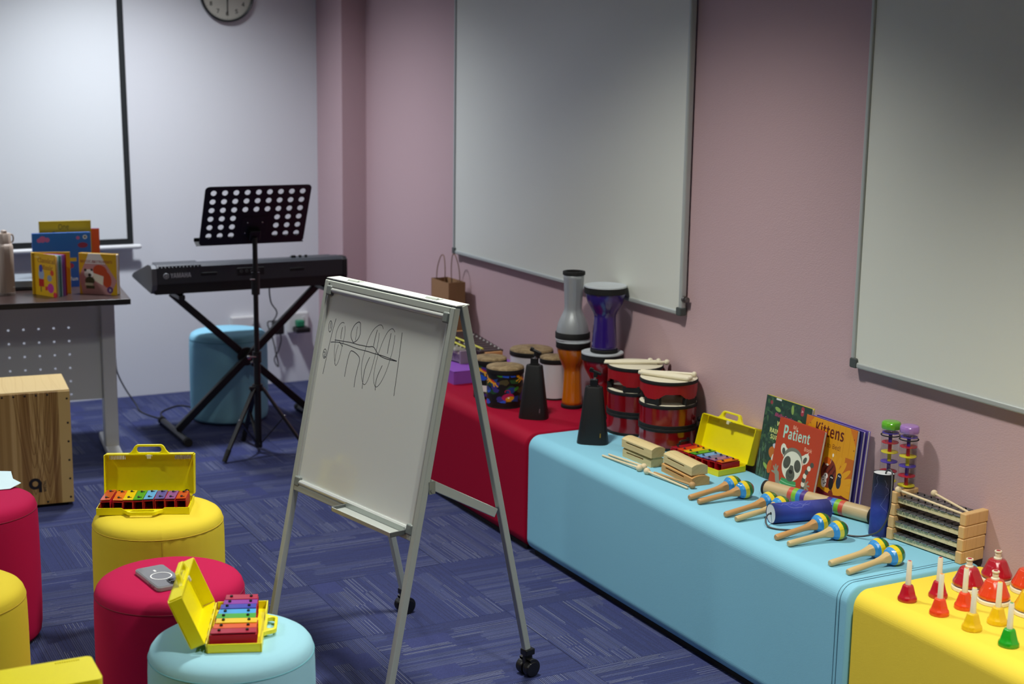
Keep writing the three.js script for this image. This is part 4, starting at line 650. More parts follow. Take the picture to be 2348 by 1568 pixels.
// ---------------------------------------------------------------- clear rain shakers, blue tubes, striped rainstick
{
  const clear = mat(0xf4f6f8, 0.05, { transmission: 1, thickness: 0 }), R3 = [mat(0xc8102e, 0.35), mat(0xe6dc10, 0.35), mat(0x4632b4, 0.35)];
  function shaker(x, z, cap, label) {
    const t = thing('rain_shaker', label, 'rain shaker', [x, T, z], 0), r = 0.0252, H = 0.322;
    obj('clear_tube', [new THREE.CylinderGeometry(r, r, H - 0.03, 40, 1, true).translate(0, H / 2, 0)], clear, t);
    obj('top_cap', lathe([[0.02, H - 0.022], [0.0262, H - 0.022], [0.0272, H - 0.0205], [0.0274, H - 0.008], [0.0262, H - 0.0035], [0.0225, H - 0.0008], [0.014, H], [0, H]], 44, 0.9), cap, t);
    obj('bottom_cap', lathe([[0, 0], [0.022, 0], [0.0262, 0.003], [0.0274, 0.008], [0.0272, 0.02], [0.02, 0.022]], 44, 0.9), cap, t);
    for (const y of [H - 0.041, 0.052]) obj('rubber_ring', new THREE.TorusGeometry(r + 0.0016, 0.0017, 8, 44).rotateX(Math.PI / 2).translate(0, y, 0), C.rubber, t);
    const order = [2, 0, 1, 2, 0, 1, 2, 0, 1], dy = (H - 0.065) / 9;
    order.forEach((k, i) => { const y = H - 0.034 - i * dy; obj('baffle', [new THREE.RingGeometry(0.008, r - 0.0012, 32).rotateX(-Math.PI / 2).translate(0, y + 0.001, 0), new THREE.TorusGeometry(r - 0.0018, 0.0012, 6, 36).rotateX(Math.PI / 2).translate(0, y, 0), ...[0, 1, 2, 3, 4, 5].map((q) => bx(r - 0.003, 0.0022, 0.0022, (r - 0.003) / 2, y, 0).rotateY(q * Math.PI / 3)), cy(0.0055, 0.0055, dy * 0.96, 0, y - dy / 2, 0, 12)], R3[k], t); });
  }
  shaker(2.872, -3.068, mat(0x66b52c, 0.3, { clearcoat: 0.6 }), 'clear rain shaker with a bright green cap, standing against the pink wall');
  shaker(2.886, -3.008, mat(0xa67cc4, 0.3, { clearcoat: 0.6 }), 'clear rain shaker with a lilac cap, standing behind the metallophones');
  const night = (vertical) => tex(canvas(512, 512, (g) => {
    const R = rng(vertical ? 61 : 62), G = g.createLinearGradient(0, 0, 0, 512); (vertical ? [[0, '#10131f'], [0.3, '#181f45'], [0.55, '#2b3a9a'], [0.75, '#223a92'], [1, '#1a2463']] : [[0, '#2a3170'], [0.35, '#333f96'], [0.6, '#3a4aae'], [0.85, '#263a96'], [1, '#1c2a6c']]).forEach(([a, b]) => G.addColorStop(a, b)); g.fillStyle = G; g.fillRect(0, 0, 512, 512);
    for (let i = 0; i < 14; i++) { g.fillStyle = `rgba(${90 + R() * 60},${110 + R() * 60},220,0.06)`; g.beginPath(); g.ellipse(R() * 512, R() * 512, 40 + R() * 80, 20 + R() * 40, R() * 3, 0, 7); g.fill(); }
    for (let b = 0; b < 5; b++) { let x = R() * 512, y = R() * 200, a = 0.3 + R() * 0.35; g.strokeStyle = `rgba(205,205,235,${a})`; g.lineWidth = 2.2; g.beginPath(); g.moveTo(x, y); for (let k = 0; k < 12; k++) { x += (R() - 0.5) * 50; y += 12 + R() * 22; g.lineTo(x, y); } g.stroke(); }
    if (vertical) { let x = 150, y = 10; g.strokeStyle = 'rgba(235,235,245,0.9)'; g.lineWidth = 7; g.beginPath(); g.moveTo(x, y); for (let k = 0; k < 9; k++) { x += (k % 2 ? 1 : -1) * 8 + 3; y += 14; g.lineTo(x, y); } g.stroke(); }
  }));
  const springM = mat(0x4b4c4e, 0.45, { metalness: 0.4 }), capM = mat(0xd5d9dd, 0.6);
  const tubeGeo = (H, r) => [new THREE.CylinderGeometry(r, r, H, 56, 1, true).translate(0, H / 2, 0)];
  const A = thing('thunder_tube', 'upright blue tube with lightning print and a coiled spring looping from its top', 'thunder tube', [2.816, T, -3.03], 0.2), H = 0.184, r = 0.0296; A.rotation.z = -0.035;
  obj('barrel', tubeGeo(H, r), mat(0xffffff, 0.5, { map: night(true) }), A); obj('cap', [cy(r - 0.001, r - 0.001, 0.003, 0, H - 0.003, 0, 48)], capM, A); obj('base_rim', lathe([[r - 0.004, 0], [r, 0], [r, 0.002], [r - 0.004, 0.002]], 48), capM, A);
  const wA = V(2.816, T, -3.03), loc = (x, y, z) => { A.updateMatrixWorld(true); return A.worldToLocal(V(x, y, z)); };
  obj('spring', tube([loc(2.82, 0.622, -3.022), loc(2.82, 0.632, -3.02), loc(2.823, 0.6405, -3.012), loc(2.822, 0.637, -3.0), loc(2.81, 0.62, -2.984), loc(2.795, 0.59, -2.968), loc(2.782, 0.55, -2.956), loc(2.775, 0.51, -2.96), loc(2.766, 0.475, -2.978), loc(2.75, 0.455, -3.01), loc(2.732, 0.4465, -3.045), loc(2.715, 0.4465, -3.085), loc(2.705, 0.4465, -3.13), loc(2.7, 0.4465, -3.17), loc(2.71, 0.4465, -3.185)], 0.0026, 150, 8), springM, A);
  const B = thing('thunder_tube', 'blue tube with lightning print lying on its side among the maracas', 'thunder tube', [2.598, T + 0.0297, -3.251], 0), d = V(0.185, 0, 0.035).normalize();
  const q = new THREE.Quaternion().setFromUnitVectors(V(0, 1, 0), d), put = (g) => g.applyQuaternion(q);
  obj('barrel', tubeGeo(0.188, r).map(put), mat(0xffffff, 0.5, { map: night(false) }), B); obj('cap', put(cy(r - 0.001, r - 0.001, 0.003, 0, 0.003, 0, 48)), capM, B); obj('end_rim', put(lathe([[r - 0.004, 0.186], [r, 0.186], [r, 0.188], [r - 0.004, 0.188]], 48)), capM, B);
  obj('spring', tube([[0.003, 0.0, 0.0], [-0.012, -0.002, 0.002], [-0.028, -0.013, 0.014], [-0.035, -0.0235, 0.034], [-0.024, -0.0268, 0.058], [0.002, -0.0268, 0.08], [0.035, -0.0268, 0.095], [0.07, -0.0268, 0.1], [0.098, -0.0268, 0.098]], 0.0026, 110, 8), springM, B);
  obj('spring_anchor', put(cy(0.004, 0.004, 0.002, 0, 0.0008, 0, 14)), C.blackMatte, B);
  // wooden rainstick with rainbow stripes
  const a = V(2.764, T + 0.0236, -3.492), b = V(2.872, T + 0.0236, -3.112), S = thing('rainstick', 'varnished cardboard-brown rainstick with two sets of rainbow stripes, lying before the books', 'rainstick', [a.x, a.y, a.z]), dir = b.clone().sub(a), Ls = dir.length(), qs = new THREE.Quaternion().setFromUnitVectors(V(0, 1, 0), dir.clone().normalize());
  const seg = (y0, y1, rr, m, n) => obj(n, cy(rr, rr, y1 - y0, 0, (y0 + y1) / 2, 0, 44).applyQuaternion(qs), m, S), varn = { clearcoat: 0.8, clearcoatRoughness: 0.15 };
  const card = mat(0xffffff, 0.5, { map: tex(woodCanvas(128, 128, '#c3ab80', '#a18656', 71, 20)), ...varn });
  seg(0.004, Ls - 0.006, 0.0232, card, 'barrel'); seg(0, 0.009, 0.0236, C.rubber, 'end_cap'); seg(Ls - 0.012, Ls, 0.0236, C.rubber, 'end_cap');
  const rb = [0xc94f3a, 0x7cb82a, 0x2a78c8, 0x4a2b84].map((c) => mat(c, 0.45, varn));
  [0, 1, 2, 3].forEach((k) => { seg(0.098 + k * 0.0155, 0.098 + (k + 1) * 0.0155, 0.02345, rb[k], 'painted_stripe'); seg(0.235 + k * 0.0155, 0.235 + (k + 1) * 0.0155, 0.02345, rb[3 - k], 'painted_stripe'); });
}

// ---------------------------------------------------------------- picture books against the pink wall
function bookMesh(t, w, h, d, cover, spine, o = {}) { // stands on its bottom edge, cover faces +z, spine at -x
  obj('page_block', bx(w - 0.004, h - 0.006, d - 0.004, 0.0005, h / 2, 0), C.paper, t);
  const g = bx(w, h, 0.002, 0, h / 2, d / 2 - 0.001, 0.0006), p = g.attributes.position, uv = g.attributes.uv; for (let i = 0; i < p.count; i++) uv.setXY(i, p.getX(i) / w + 0.5, p.getY(i) / h);
  obj('front_cover', g, cover, t); obj('back_cover', bx(w, h, 0.002, 0, h / 2, -d / 2 + 0.001, 0.0006), spine, t); obj('spine', bx(0.002, h, d - 0.001, -w / 2 + 0.001, h / 2, 0, 0.0006), spine, t); return t;
}
const cov = (w, h, draw) => mat(0xffffff, 0.42, { map: tex(canvas(w, h, draw), { clamp: true }), clearcoat: 0.2, clearcoatRoughness: 0.3 });
{
  const lean = (t, a) => { t.rotation.order = 'YXZ'; t.rotation.x = -a; return t; };
  const green = cov(700, 812, (g, W, H) => {
    const R = rng(81); g.fillStyle = '#27443a'; g.fillRect(0, 0, W, H);
    for (let i = 0; i < 260; i++) { g.fillStyle = ['#1d3a2c', '#345d45', '#456e4c', '#2a5044', '#5d8550', '#1a2e28'][i % 6]; g.globalAlpha = 0.55; g.beginPath(); g.ellipse(R() * W, R() * H, 10 + R() * 42, 6 + R() * 16, R() * 3.2, 0, 7); g.fill(); }
    g.globalAlpha = 1; for (let i = 0; i < 26; i++) { g.strokeStyle = i % 2 ? 'rgba(120,150,140,0.5)' : 'rgba(20,36,30,0.7)'; g.lineWidth = 4 + R() * 8; g.beginPath(); const x = R() * W * 0.4, y = H * (0.55 + R() * 0.3); g.moveTo(x, y); g.quadraticCurveTo(x + 20, y + 90, x - 10 + R() * 40, y + 190); g.stroke(); }
    g.fillStyle = '#8fb05a'; for (const [x, y, a] of [[480, 210, 1], [430, 250, 2], [560, 170, 0.4], [140, 690, 0.5], [420, 70, 1.4], [200, 110, 0.2]]) { g.beginPath(); g.ellipse(x, y, 46, 20, a, 0, 7); g.fill(); }
    g.fillStyle = '#a33848'; g.beginPath(); g.roundRect(545, 10, 46, 90, 20); g.fill(); g.fillStyle = '#f2d8dc'; g.font = 'bold 28px sans-serif'; g.fillText('3+', 552, 66); g.fillStyle = '#9a3f4a'; g.beginPath(); g.arc(90, 60, 20, 0, 7); g.fill();
    g.save(); g.rotate(0.02); g.fillStyle = '#c23a78'; g.font = 'italic bold 50px sans-serif'; g.fillText('Molly Cooks', 165, 178); g.fillStyle = '#dfe58a'; g.font = 'bold 62px sans-serif'; g.fillText('WI', 222, 262); g.fillText('RAINF', 126, 345); g.fillText('SURP', 154, 405); g.restore();
    g.fillStyle = '#c2702e'; g.beginPath(); g.ellipse(225, 540, 70, 60, 0.3, 0, 7); g.fill(); g.fillStyle = '#e8e2d2'; g.beginPath(); g.ellipse(255, 590, 44, 56, 0.4, 0, 7); g.fill(); g.fillStyle = '#5b2b58'; g.fillRect(240, 580, 36, 60); g.fillStyle = '#d0d4e0'; g.beginPath(); g.ellipse(250, 470, 46, 26, 0.2, 0, 7); g.fill(); g.fillStyle = '#c8642c'; g.beginPath(); g.ellipse(205, 680, 40, 70, 0.2, 0, 7); g.fill();
  });
  const polka = mat(0xffffff, 0.45, { map: tex(canvas(32, 64, (g) => { g.fillStyle = '#c9c412'; g.fillRect(0, 0, 32, 64); g.fillStyle = '#ece9c4'; for (const [x, y] of [[10, 16], [22, 48]]) { g.beginPath(); g.arc(x, y, 4.5, 0, 7); g.fill(); } }), { repeat: [1, 9] }) });
  const FACE = -Math.PI / 2; // covers face the room
  const g1 = thing('picture_book', 'green rainforest picture book with a yellow dotted spine, leaning on the pink wall', 'book', [2.883, T, -3.578], FACE); lean(g1, 0.13); bookMesh(g1, 0.228, 0.268, 0.011, green, polka);
  obj('price_sticker', bx(0.026, 0.006, 0.0006, -0.05, 0.264, 0.0056), C.white, g1);
  const kit = cov(700, 740, (g, W, H) => {
    const P = (x, y) => [x * W / 1000, y * H / 1000], E = (x, y, a, b, r = 0) => { g.beginPath(); g.ellipse(...P(x, y), a * W / 1000, b * H / 1000, r, 0, 7); g.fill(); };
    g.fillStyle = '#dd9a12'; g.fillRect(0, 0, W, H); g.strokeStyle = 'rgba(170,95,10,0.5)'; g.lineWidth = 3; for (let k = 1; k < 9; k++) { g.beginPath(); g.moveTo(k * W / 9, 0); g.lineTo(k * W / 9 - 10, H * 0.6); g.stroke(); }
    g.fillStyle = '#d2741c'; g.beginPath(); g.moveTo(0, 0); g.lineTo(W * 0.16, 0); g.lineTo(0, H * 0.18); g.fill(); g.beginPath(); g.moveTo(W, 0); g.lineTo(W * 0.86, 0); g.lineTo(W, H * 0.2); g.fill();
    g.fillStyle = '#bf651a'; g.fillRect(W * 0.84, H * 0.36, W * 0.16, H * 0.16); g.fillRect(W * 0.74, H * 0.48, W * 0.26, H * 0.14);
    g.fillStyle = '#c8801a'; g.fillRect(0, H * 0.5, W * 0.28, H * 0.4);
    g.fillStyle = '#6d1a2a'; g.fillRect(0, H * 0.8, W, H * 0.2); g.fillStyle = '#c2342c'; g.fillRect(W * 0.1, H * 0.9, W, H * 0.1);
    g.fillStyle = '#e0a01e'; for (let k = 0; k < 13; k++) { const a = Math.PI * (0.95 + k / 12 * 1.1); g.save(); g.translate(...P(640, 760)); g.rotate(a); g.beginPath(); g.ellipse(190, 0, 110, 26, 0, 0, 7); g.fill(); g.restore(); } E(640, 790, 250, 70);
    g.fillStyle = '#7a3224'; E(560, 620, 150, 180); g.fillStyle = '#4b1c1a'; for (let k = 0; k < 6; k++) E(450 + k * 42, 540 + (k % 2) * 50, 12, 46, 0.5); g.fillStyle = '#d8641c'; E(515, 478, 70, 50); g.fillStyle = '#f2e6d0'; E(515, 520, 30, 14); g.strokeStyle = '#d8b08a'; g.lineWidth = 5; g.beginPath(); g.moveTo(...P(575, 490)); g.lineTo(...P(607, 395)); g.stroke(); g.fillStyle = '#f6eee0'; E(607, 385, 16, 22);
    g.fillStyle = '#eceae4'; E(494, 735, 52, 76); E(520, 660, 42, 36); g.fillStyle = '#17161a'; for (const [x, y] of [[480, 720], [505, 760], [470, 690], [530, 745], [510, 655]]) E(x, y, 10, 10); g.fillStyle = '#16151a'; E(634, 730, 46, 80); E(634, 660, 42, 40); g.fillStyle = '#1d3048'; E(772, 680, 46, 84); E(775, 610, 42, 40); g.fillStyle = '#f4f2ea'; for (const [x, y] of [[622, 655], [648, 658], [762, 606], [788, 610]]) E(x, y, 10, 9); g.strokeStyle = '#16151a'; g.lineWidth = 9; g.beginPath(); g.moveTo(...P(655, 790)); g.quadraticCurveTo(...P(690, 860), ...P(670, 905)); g.stroke(); g.fillStyle = '#7a3224'; E(650, 870, 50, 60); g.fillStyle = '#f0eee8'; E(598, 960, 46, 60);
    g.fillStyle = '#5c1812'; g.font = 'bold 150px sans-serif'; g.save(); g.translate(...P(190, 195)); g.rotate(-0.01); g.scale(0.78, 1); g.fillText('Kittens', 0, 0); g.restore(); g.font = '58px sans-serif'; g.fillText('k to Bed!', ...P(405, 310));
    g.fillStyle = '#8a4a10'; for (const [x, y] of [[90, 90], [960, 120], [975, 250]]) E(x, y, 9, 9);
  });
  const purp = mat(0x4a3a8c, 0.5), lilac = mat(0x8a78c0, 0.5), navy = mat(0x2b2468, 0.5);
  const k2 = thing('picture_book', 'purple-edged picture book hidden behind the orange kitten book, nearest the wall', 'book', [2.9, T, -3.332], FACE); lean(k2, 0.1); bookMesh(k2, 0.236, 0.252, 0.01, purp, lilac);
  const k3 = thing('picture_book', 'dark-backed picture book between the orange kitten book and the wall', 'book', [2.888, T, -3.339], FACE); lean(k3, 0.1); bookMesh(k3, 0.236, 0.25, 0.009, navy, lilac);
  const k1 = thing('picture_book', 'orange picture book with kittens on its cover, right of the lemur book', 'book', [2.876, T, -3.35], FACE); lean(k1, 0.1); bookMesh(k1, 0.236, 0.252, 0.011, kit, navy);
  const red = cov(700, 740, (g, W, H) => {
    const P = (x, y) => [x * W / 1000, y * H / 1000], E = (x, y, a, b, r = 0) => { g.beginPath(); g.ellipse(...P(x, y), a * W / 1000, b * H / 1000, r, 0, 7); g.fill(); }, poly2 = (l) => { g.beginPath(); l.forEach((p, i) => (i ? g.lineTo(...P(...p)) : g.moveTo(...P(...p)))); g.closePath(); g.fill(); };
    g.fillStyle = '#b8401f'; g.fillRect(0, 0, W, H);
    g.fillStyle = '#8d8f7e'; g.lineCap = 'round'; g.strokeStyle = '#8d8f7e'; g.lineWidth = 62; g.beginPath(); g.moveTo(...P(270, 900)); g.quadraticCurveTo(...P(210, 960), ...P(160, 780)); g.stroke(); g.beginPath(); g.moveTo(...P(610, 940)); g.quadraticCurveTo(...P(730, 980), ...P(790, 810)); g.stroke();
    E(125, 760, 40, 42); E(800, 800, 46, 44); g.lineWidth = 20; for (const [x, y, c, d] of [[110, 750, 60, 700], [120, 745, 100, 670], [135, 745, 150, 680], [100, 775, 40, 770], [805, 795, 850, 740], [815, 800, 890, 790], [810, 815, 880, 840], [790, 785, 790, 720]]) { g.beginPath(); g.moveTo(...P(x, y)); g.lineTo(...P(c, d)); g.stroke(); }
    for (let k = 0; k < 9; k++) { const a = k / 8, x = 790 - 60 * Math.sin(a * 2.2) + 130 * a * a * a, y = 970 - 470 * a; g.fillStyle = k % 2 ? '#e2e4d4' : '#4a4e46'; E(x, y, 40, 36, 0.5); }
    g.fillStyle = '#3f9a5c'; poly2([[270, 810], [600, 800], [640, 1000], [230, 1000]]); g.strokeStyle = '#8fd0a4'; g.lineWidth = 7; for (let k = 0; k < 4; k++) { g.beginPath(); g.moveTo(...P(262 - k * 8, 850 + k * 44)); g.quadraticCurveTo(...P(440, 880 + k * 44), ...P(612 + k * 8, 846 + k * 44)); g.stroke(); }
    g.fillStyle = '#dfe3d2'; poly2([[170, 340], [300, 400], [225, 530]]); poly2([[760, 350], [620, 430], [680, 560]]); E(205, 420, 62, 80, -0.3); E(715, 450, 66, 80, 0.5); g.fillStyle = '#4f554c'; E(215, 445, 34, 50, -0.3); E(705, 470, 34, 50, 0.5);
    g.fillStyle = '#767b6e'; E(440, 500, 205, 145); g.fillStyle = '#dfe3d2'; E(450, 610, 222, 205); g.fillStyle = '#4f554c'; E(330, 580, 76, 92, 0.35); E(570, 585, 72, 88, -0.35); g.fillStyle = '#53594f'; E(450, 735, 98, 92); poly2([[420, 600], [480, 600], [540, 720], [360, 720]]); g.fillStyle = '#23261f'; E(448, 690, 42, 28); g.strokeStyle = '#23261f'; g.lineWidth = 5; for (const [x, y] of [[330, 600], [572, 605]]) { g.beginPath(); g.arc(...P(x, y), 26, 0.2, 2.9); g.stroke(); } g.beginPath(); g.arc(...P(455, 735), 24, 0.3, 2.8); g.stroke();
    g.fillStyle = '#a9d6c6'; g.save(); g.translate(...P(120, 268)); g.rotate(-0.04); g.font = 'bold 190px sans-serif'; g.scale(0.78, 1); g.fillText('P', 0, 0); g.font = 'bold 150px sans-serif'; g.fillText('atient', 112, 0); g.restore();
    g.fillStyle = '#e8c2a6'; g.font = '56px sans-serif'; g.fillText('My', ...P(320, 108)); g.font = '54px sans-serif'; g.fillText('Book', ...P(640, 348)); g.font = '20px sans-serif'; g.fillStyle = '#e08a68'; g.fillText('words', ...P(70, 930)); g.fillText('pictures', ...P(60, 962));
  });
  const rs = mat(0xa63315, 0.45), r1 = thing('picture_book', 'red picture book with a sleeping lemur in a green striped shirt on its cover', 'book', [2.837, T, -3.459], FACE + 0.015); lean(r1, 0.18); bookMesh(r1, 0.212, 0.226, 0.012, red, rs);
}

// ---------------------------------------------------------------- keyboard on its stand
{
  const grey = mat(0x33363c, 0.5), dark = mat(0x0c0d0e, 0.5), zR = -6.45, x0 = 1.612, x1 = 2.525, L = x1 - x0, Y = 0.712;
  const t = thing('electronic_keyboard', 'black electronic keyboard seen from behind on an X-shaped stand', 'keyboard', [(x0 + x1) / 2, Y, zR]);
  // profile in (depth, height): depth 0 is the rear, negative depth is towards the player
  const run = (pts, len, x) => ext(poly(pts.map(([d, h]) => [d, h])), len, 0.003).rotateY(-Math.PI / 2).translate(x + len, 0, 0).scale(1, 1, 1);
  const side = (pts, a, b) => { const g = ext(poly(pts), b - a, 0.0025); g.rotateY(Math.PI / 2); const p = g.attributes.position; g.translate(a, 0, 0); return g; }; // shape x -> -z
  const flip = (l) => l.map(([d, h]) => [-d, h]);
  obj('lower_case', side(flip([[-0.012, 0], [-0.012, 0.05], [-0.37, 0.05], [-0.375, 0.03], [-0.36, 0.02], [-0.05, 0]]), -L / 2 + 0.004, L / 2 - 0.004), dark, t);
  obj('upper_case', side(flip([[0, 0.048], [-0.002, 0.122], [-0.02, 0.134], [-0.08, 0.134], [-0.16, 0.118], [-0.2, 0.1], [-0.205, 0.07], [-0.205, 0.05]]), -L / 2 + 0.012, L / 2 - 0.012), grey, t);
  for (const s of [-1, 1]) obj('end_cheek', side(flip([[0.001, 0.046], [-0.002, 0.12], [-0.02, 0.133], [-0.07, 0.133], [-0.34, 0.062], [-0.378, 0.046], [-0.375, 0.034], [-0.03, 0.004], [-0.012, 0.02]]), s * (L / 2) - 0.012, s * (L / 2) + 0.012), mat(s < 0 ? 0x63666b : 0x1c1d20, 0.55), t);
  obj('keybed', bx(L - 0.06, 0.012, 0.145, 0, 0.058, -0.285, 0.003), C.cream, t);
  obj('black_keys', [...Array(25)].map((_, i) => bx(0.011, 0.012, 0.09, -L / 2 + 0.06 + i * (L - 0.11) / 24, 0.068, -0.255, 0.002)), C.black, t);
  for (const [a, b] of [[-0.245, -0.17], [0.18, 0.25]]) obj('rear_vent', bx(b - a, 0.014, 0.004, (a + b) / 2, 0.086, 0.0015, 0.003), C.blackMatte, t);
  obj('jack_panel', [bx(0.13, 0.036, 0.006, -0.01, 0.088, 0, 0.003)], mat(0x0a0a0b, 0.6), t);
  obj('jack_sockets', [-0.05, -0.025, 0.0, 0.03].map((x) => lathe([[0.004, 0], [0.007, 0], [0.007, 0.003], [0.004, 0.003]], 18).rotateX(Math.PI / 2).translate(x - 0.005, 0.09, 0.002)), C.aluDark, t);
  const dials = obj('control_knob', [[0.215, 0.022], [0.248, 0.012], [0.277, 0.012]].map(([x, w]) => bx(w, 0.014, 0.014, x, 0.138, -0.05, 0.003)), C.black, t);
  obj('speaker_grille', [bx(0.2, 0.004, 0.1, -0.33, 0.126, -0.1, 0.002).rotateX(0.02), bx(0.2, 0.004, 0.1, 0.33, 0.126, -0.1, 0.002)], mat(0x3a3d42, 0.7), t);
  obj('ribbed_strip', [...Array(12)].map((_, i) => bx(0.013, 0.003, 0.012, -0.43 + i * 0.0165, 0.1285, -0.006, 0.001)), mat(0x4b4e54, 0.5), t);
  const lt = mat(0xc9ccd0, 0.5);
  obj('maker_name', words('YAMAHA', 0.0185, 0.0008).scale(0.88, 1.15, 1).translate(-0.385, 0.076, 0.0015), lt, t);
  obj('maker_emblem', [new THREE.TorusGeometry(0.0115, 0.0013, 8, 36).translate(-0.404, 0.0855, 0.002), ...[0, 1, 2].map((k) => bx(0.0016, 0.0205, 0.0012).rotateZ(k * Math.PI / 3).translate(-0.404, 0.0855, 0.0025)), new THREE.TorusGeometry(0.005, 0.0009, 6, 24).translate(-0.404, 0.0855, 0.002)], lt, t);
  // X stand
  const s = thing('keyboard_stand', 'black X-shaped keyboard stand with crossed square tubes on round feet', 'keyboard stand', [2.09, 0, -6.64]), bk = mat(0x0e0f10, 0.38);
  const W = 0.35;
  obj('cross_tube', bar(V(-W, 0.035, 0.018), V(W, 0.685, 0.018), 0.034, 0.028, V(0, 0, 1), 0.004), bk, s); obj('cross_tube', bar(V(W, 0.035, -0.018), V(-W, 0.685, -0.018), 0.034, 0.028, V(0, 0, 1), 0.004), bk, s);
  for (const a of [-1, 1]) { obj('foot_tube', rod(V(a * W, 0.02, -0.26), V(a * W, 0.02, 0.2), 0.0165, 0.0165, 18), bk, s); for (const [p, e] of [[0.185, 0.212], [-0.272, -0.245]]) obj('foot_cap', rod(V(a * W, 0.02, p), V(a * W, 0.02, e), 0.0195, 0.0195, 18), C.rubber, s); obj('top_rail', bx(0.03, 0.02, 0.36, a * W, 0.692, -0.01, 0.004), bk, s); obj('support_pad', bx(0.034, 0.009, 0.3, a * W, 0.7065, -0.01, 0.003), C.rubber, s); }
  obj('lock_disc', cy(0.045, 0.045, 0.012, 0, 0, 0, 30).rotateX(Math.PI / 2).translate(0, 0.36, 0), C.black, s);
  obj('pivot_bolt', [cy(0.009, 0.009, 0.012, 0, 0, 0, 14).rotateX(Math.PI / 2).translate(0, 0.36, 0.038), ball(0.008, 0.012, 0.338, 0.04, 14)], C.chrome, s);
}

// ---------------------------------------------------------------- music stand
{
  const t = thing('music_stand', 'black music stand with a perforated desk and tripod feet, in front of the keyboard', 'music stand', [2.0, 0, -6.2]), bk = mat(0x0c0c0d, 0.42);
  obj('lower_post', rod(V(0, 0.03, 0), V(0, 0.45, 0), 0.0155, 0.0155, 18), bk, t); obj('upper_post', rod(V(0, 0.44, 0), V(0, 0.985, 0), 0.0115, 0.0115, 16), bk, t);
  obj('height_collar', [cy(0.02, 0.02, 0.05, 0, 0.445, 0, 18)], C.black, t); obj('clutch_sleeve', [cy(0.019, 0.019, 0.1, 0, 0.78, 0, 18)], C.black, t);
  obj('clamp_screw', [rod(V(0, 0.447, 0.01), V(-0.045, 0.455, 0.03), 0.004), ball(0.008, -0.048, 0.456, 0.031, 12), rod(V(0, 0.8, 0.01), V(-0.03, 0.803, 0.022), 0.004)], C.chrome, t);
  obj('tripod_hub', [cy(0.024, 0.024, 0.03, 0, 0.305, 0, 18), bx(0.06, 0.018, 0.018, -0.012, 0.306, 0.012, 0.004)], C.black, t);
  [150, 30, 270].forEach((d) => {
    const c = Math.cos(rad(d)), z = Math.sin(rad(d)), R = 0.225, P = (r, y) => V(c * r, y, z * r);
    obj('tripod_leg', bar(P(0.022, 0.305), P(R - 0.012, 0.03), 0.022, 0.012, V(c, 0.6, z), 0.004), bk, t); obj('rubber_foot', rod(P(R - 0.03, 0.055), P(R, 0.0075), 0.0125, 0.011, 14), C.rubber, t);
    obj('leg_strut', bar(P(0.012, 0.045), P(0.12, 0.172), 0.013, 0.005, V(c, 0.6, z), 0.001), bk, t); obj('rivet', [ball(0.005, c * 0.122, 0.176, z * 0.122, 10), ball(0.0045, c * 0.03, 0.3, z * 0.03, 10)], C.chrome, t);
  });
  obj('post_foot', [cy(0.018, 0.018, 0.025, 0, 0.04, 0, 16), ball(0.005, 0, 0.045, 0.018, 10)], C.black, t);
  // desk: seen from behind, its top leans towards the camera
  const W = 0.482, H = 0.3, s = rrect(W, H, 0.02, 0, H / 2);
  for (let r = 0; r < 6; r++) for (let c = 0; c < 9; c++) { if (r < 3 && c > 2 && c < 6) continue; const h = new THREE.Path(); h.absellipse((c - 4) * 0.0505, 0.05 + r * 0.0435, 0.0128, 0.0128, 0, Math.PI * 2, true); s.holes.push(h); }
  const q = new THREE.Matrix4().makeTranslation(0.002, 0.952, -0.055).multiply(new THREE.Matrix4().makeRotationX(rad(26)));
  obj('perforated_desk', ext(s, 0.0016, 0, 18).applyMatrix4(q), bk, t);
  obj('bottom_lip', [bx(W + 0.012, 0.0016, 0.045, -0.004, 0.0, -0.022).applyMatrix4(q), bx(W + 0.012, 0.014, 0.0016, -0.004, 0.007, -0.044).applyMatrix4(q)], bk, t);
  obj('desk_bracket', [bx(0.12, 0.09, 0.003, 0, 0.1, 0.003, 0.001).applyMatrix4(q), bx(0.05, 0.05, 0.03, 0, 0.06, 0.018, 0.005).applyMatrix4(q)], C.black, t);
  obj('bracket_screw', [[-0.034, 0.115], [0.034, 0.115], [-0.04, 0.062], [0.03, 0.062]].map(([x, y]) => ball(0.0042, x, y, 0.006, 10).applyMatrix4(q)), C.chrome, t);
}

